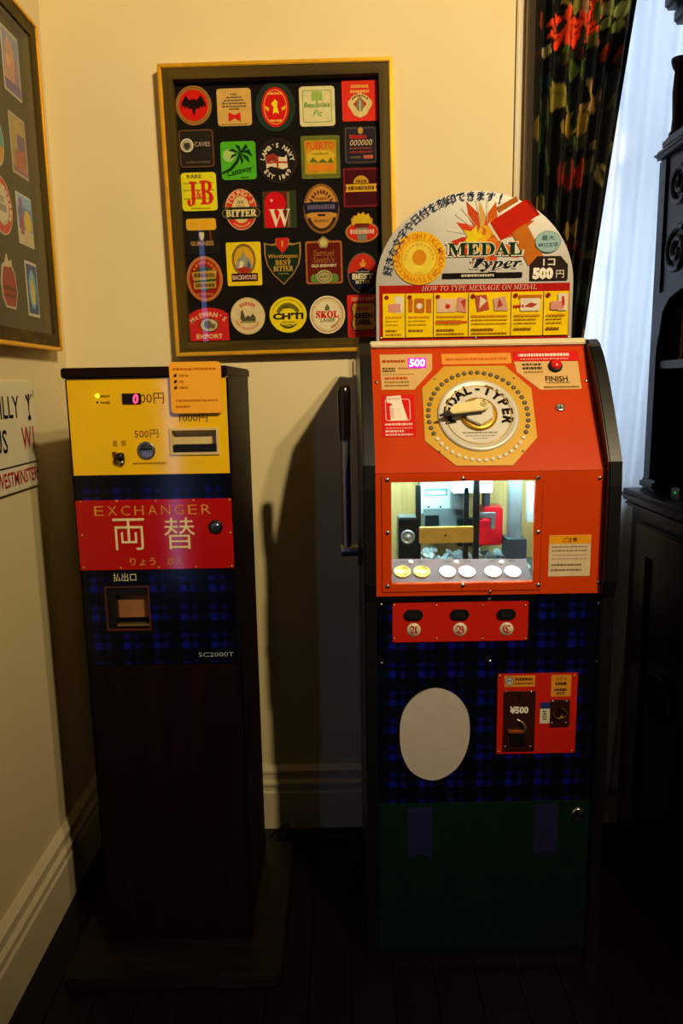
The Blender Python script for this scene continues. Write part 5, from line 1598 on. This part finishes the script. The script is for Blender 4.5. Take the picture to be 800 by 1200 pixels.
# lower instruction cards
a.text('𝐻𝑂𝑊 𝑇𝑂 𝑇𝑌𝑃𝐸 𝑀𝐸𝑆𝑆𝐴𝐺𝐸 𝑂𝑁 𝑀𝐸𝐷𝐴𝐿', 5, 4.5, 6, '#d9b09a', w=135, bold=0.0)
cards = [(-108, -82), (-81, -49), (-48, -8), (-7, 42), (43, 80), (81, 110)]
CY_, PNK, WHT = '#e6c30e', '#b5651e', '#d6cdb4'
for i, (x0, x1) in enumerate(cards):
    a.rect(x0, 10, x1, 62, CY_)
for i, (x0, x1) in enumerate(cards):
    a.disc(x0 + 4.5, 14.5, 2.6, 2.6, '#8a1c18')
    w_ = x1 - x0
    if i in (0, 5):
        a.rect(x0 + w_ * .55, 13, x1 - 2, 33, WHT, 1).rect(x0 + w_ * .25, 22, x0 + w_ * .8, 32, '#c98a78', 1)
        if i == 5:
            a.poly([(x1 - 9, 17), (x1 - 6, 16), (x1 - 5, 26), (x1 - 8, 29)], '#b8301c')
    elif i == 1:
        a.rect(x0 + 3, 17, x0 + 8, 32, PNK).rect(x0 + 10, 16, x0 + 22, 33, PNK, 2).disc(x0 + 16, 25, 3.5, 3.5, WHT).rect(x0 + 24, 17, x0 + 30, 33, PNK)
    elif i == 2:
        a.rect(x0 + 3, 17, x0 + 26, 33, '#d0b090', 1).disc(x0 + 16, 26, 3, 3, '#b8301c').poly([(x1 - 12, 15), (x1 - 2, 17), (x1 - 2, 34), (x1 - 14, 32)], '#c98a78').poly([(x1 - 9, 20), (x1 - 3, 18), (x1 - 4, 30)], '#a83a28')
    elif i == 3:
        a.poly([(x0 + 7, 14), (x0 + 20, 13), (x0 + 24, 30), (x0 + 10, 33)], '#b04a38').poly([(x0 + 13, 15), (x0 + 21, 20), (x0 + 12, 29)], WHT).poly([(x0 + 28, 18), (x0 + 42, 15), (x0 + 46, 32), (x0 + 30, 32)], '#c49a80').poly([(x0 + 35, 17), (x0 + 40, 26), (x0 + 33, 29)], '#a83a28')
    else:
        a.rect(x0 + 8, 14, x1 - 2, 18, PNK).rect(x0 + 10, 18, x1 - 4, 33, WHT, 1).lines(x0 + 2, x0 + 14, [27], 3.6, '#a8281c', 3).poly([(x0 + 14, 28), (x0 + 22, 23), (x0 + 30, 25), (x0 + 24, 29)], '#a83a28')
    a.lines(x0 + 3, x1 - 4, [38], 2.6, '#c98a12', 4)
    a.lines(x0 + 3, x1 - (8 if i != 3 else 4), [42.5, 47], 1.5, '#b58a12', 4)
    if i == 2:
        a.rect(x0 + 2, 43.5, x1 - 1, 46, '#c9541c')
    a.lines(x0 + 3, x0 + w_ * .62, [54], 2.8, '#8a5a10', 3.5)
    if i in (0, 2, 3):
        a.lines(x0 + 3, x1 - 4, [58.5], 2.2, '#a8740f', 3.5)
a.build('header_print', hb)
for x, y in ((446.5, 396.5), (557, 396), (665.5, 395)):
    rivet(FH, x, y, hb, 0.0036, CHROME, 0.0012)
for x in (hl + 0.05, hr_ - 0.05):
    MB().box(x - 0.01, x + 0.01, YH + 0.0065, YH + 0.02, ZTOP + 0.0005, ZTOP + 0.06, CABB).build('header_bracket', mm)

# ================================================================== carved black cabinet against the right pier
# its front faces left; local frame: u runs towards the camera (-y), v up, n out of the front (-x)
HY0, HY1 = 1.50, 1.985
hu = thing('carved_cabinet', (1.05, 1.7, 0), 'tall black carved wooden cabinet with ledges at the right edge', 'cabinet')
FU = Face((0.822, HY1, 0), (0, -1, 0), (0, 0, 1))     # upper front plane
LEN = HY1 - HY0
FB = Face((0.797, HY1, 0), (0, -1, 0), (0, 0, 1))     # lower front plane
zc = 1.062
MB().box(0.797, XR, HY0, HY1, 0.05, zc - 0.035, HUTCHW).build('base_cabinet', hu, bevel=0.004)
MB().box(0.785, XR, HY0 - 0.012, HY1 + 0.012, 0.0, 0.05, HUTCHW).build('base_plinth', hu, bevel=0.004)
MB().box(0.762, XR, HY0 - 0.025, HY1 + 0.02, zc - 0.030, zc, HUTCHW).build('counter_top', hu, bevel=0.012, seg=4)
MB().box(0.778, XR, HY0 - 0.012, HY1 + 0.008, zc - 0.048, zc - 0.0305, HUTCHW).build('counter_moulding', hu, bevel=0.006, seg=3)
for i in range(1):
    u0 = 0.08
    dr_ = MB(FB.M).plate((u0, 0.10, u0 + 0.33, zc - 0.08), [(u0 + 0.07, 0.18, u0 + 0.26, zc - 0.16)], 0.0, 0.018, HUTCHW).build('cabinet_door', hu, bevel=0.003)
    MB(FB.M).box(u0 + 0.071, u0 + 0.259, 0.181, zc - 0.161, 0.0, 0.008, HUTCHW).build('door_panel', dr_)
    pts = []
    for k in range(26):
        t = k / 25 * 3.6 * math.pi
        r = 0.075 * (1 - k / 30)
        pts.append((u0 + 0.165 + r * math.cos(t), 0.55 + r * math.sin(t), 0.012))
    MB(FB.M).tube(pts, 0.009, HUTCHW, 8).build('scroll_carving', dr_)
# upper case: back, stiles, shelves; open niche in the middle
ZL, ZT = 1.917, 2.31
MB().box(1.12, XR, HY0 + 0.02, HY1 - 0.002, zc, ZT, HUTCHW).build('upper_back', hu)
MB().box(0.822, 1.12, HY1 - 0.045, HY1, zc, ZL - 0.02, HUTCHW).build('upper_side', hu, bevel=0.004)
MB().box(0.822, 1.12, HY0 + 0.02, HY0 + 0.065, zc, ZL - 0.02, HUTCHW).build('upper_side', hu, bevel=0.004)
MB().box(0.812, 1.12, HY1 - 0.09, HY1 + 0.004, zc, zc + 0.03, HUTCHW).build('side_foot', hu, bevel=0.008, seg=3)
zs = 1.40
MB().box(0.830, 1.12, HY0 + 0.065, HY1 - 0.045, zs - 0.02, zs, HUTCHW).build('shelf', hu, bevel=0.003)
MB().box(0.828, 0.846, HY0 + 0.065, HY1 - 0.045, zs + 0.17, ZL - 0.02, HUTCHW).build('frieze_panel', hu, bevel=0.003)
# ogee arch under the frieze
arch_ = [(0.045, zs + 0.17), (0.045, zs + 0.02), (0.060, zs + 0.06), (0.075, zs + 0.12), (0.11, zs + 0.15), (0.17, zs + 0.165), (0.30, zs + 0.168), (LEN - 0.065, zs + 0.169), (LEN - 0.065, zs + 0.172)]
MB(FU.M).prism(arch_, -0.014, 0.003, HUTCHW).build('carved_arch', hu, bevel=0.002)
for (cu_, cv_, s_) in ((0.12, zs + 0.26, 1), (0.26, zs + 0.30, -1), (0.12, zs + 0.42, -1), (0.37, zs + 0.26, 1), (0.37, zs + 0.42, -1)):
    pts = []
    for k in range(30):
        t = s_ * k / 29 * 3.8 * math.pi + 1
        r = 0.058 * (1 - k / 34)
        pts.append((cu_ + r * math.cos(t), cv_ + r * math.sin(t), -0.004))
    MB(FU.M).tube(pts, 0.0075, HUTCHW, 8).build('scroll_carving', hu)
# gallery of turned spindles on the shelf
SPN = wood('waxed_spindle', '#3a2410', '#6a4420', 8, 0.3, 'Z', 0.5)
for k in range(7):
    y = HY1 - 0.085 - k * 0.032
    MB(Matrix.Translation((0.870, y, zs))).lathe([(0.009, 0), (0.009, 0.006), (0.005, 0.012), (0.009, 0.035), (0.0055, 0.06), (0.008, 0.085), (0.005, 0.105), (0.009, 0.112), (0.009, 0.118)], SPN, 12).build('spindle', hu)
MB().box(0.858, 0.882, HY1 - 0.30, HY1 - 0.05, zs + 0.118, zs + 0.130, SPN).build('gallery_rail', hu, bevel=0.003)
# ledge, upper stage with column, cornice
MB().box(0.806, XR, HY0, HY1 + 0.004, ZL - 0.02, ZL, HUTCHW).build('ledge', hu, bevel=0.008, seg=3)
MB().box(0.822, XR, HY0 + 0.01, HY1 - 0.004, ZL, ZL + 0.03, HUTCHW).build('ledge_moulding', hu, bevel=0.008, seg=3)
MB().box(0.852, 1.12, HY0 + 0.03, HY1 - 0.03, ZL + 0.03, ZT - 0.10, HUTCHW).build('upper_stage', hu, bevel=0.003)
for y in (HY1 - 0.03, HY0 + 0.06):
    MB(Matrix.Translation((0.846, y, ZL + 0.03)) @ Matrix.Diagonal((1, 1, 0.68, 1))).lathe([(0.017, 0), (0.017, 0.012), (0.012, 0.02), (0.010, 0.06), (0.013, 0.15), (0.010, 0.22), (0.015, 0.232), (0.019, 0.25), (0.019, 0.263)], HUTCHW, 18).build('turned_column', hu)
FX = Face((0.852, HY1, 0), (0, -1, 0), (0, 0, 1))
for (cu_, cv_, s_) in ((0.10, ZL + 0.10, 1), (0.10, ZL + 0.21, -1), (0.24, ZL + 0.15, 1)):
    pts = []
    for k in range(26):
        t = s_ * k / 25 * 3.6 * math.pi
        r = 0.045 * (1 - k / 30)
        pts.append((cu_ + r * math.cos(t), cv_ + r * math.sin(t), 0.0))
    MB(FX.M).tube(pts, 0.006, HUTCHW, 8).build('scroll_carving', hu)
for k, (dx, z0, z1) in enumerate(((0.0, -0.10, -0.065), (0.016, -0.0645, -0.035), (0.032, -0.0345, 0.0), (0.046, 0.0005, 0.03))):
    MB().box(0.836 - dx * 1.3, XR, HY0 - dx * .5, HY1 + dx * .5, ZT + z0, ZT + z1, HUTCHW).build('cornice', hu, bevel=0.007, seg=3)

# small device with a green light standing on the counter
db = thing('charger_box', (0.83, 1.80, zc), 'tiny black box with green light on the black cabinet counter', 'device')
MB().box(0.812, 0.85, 1.74, 1.79, zc + 0.0003, zc + 0.03, BLACK).build('case', db, bevel=0.003)
MB(Face((0.812, 1.765, zc + 0.018), (0, -1, 0), (0, 0, 1)).M).lathe([(0.0016, 0), (0.0014, 0.001), (0.00001, 0.0012)], glow('#20ff60', 2.0, 'green_pilot'), 10).build('pilot_light', db)
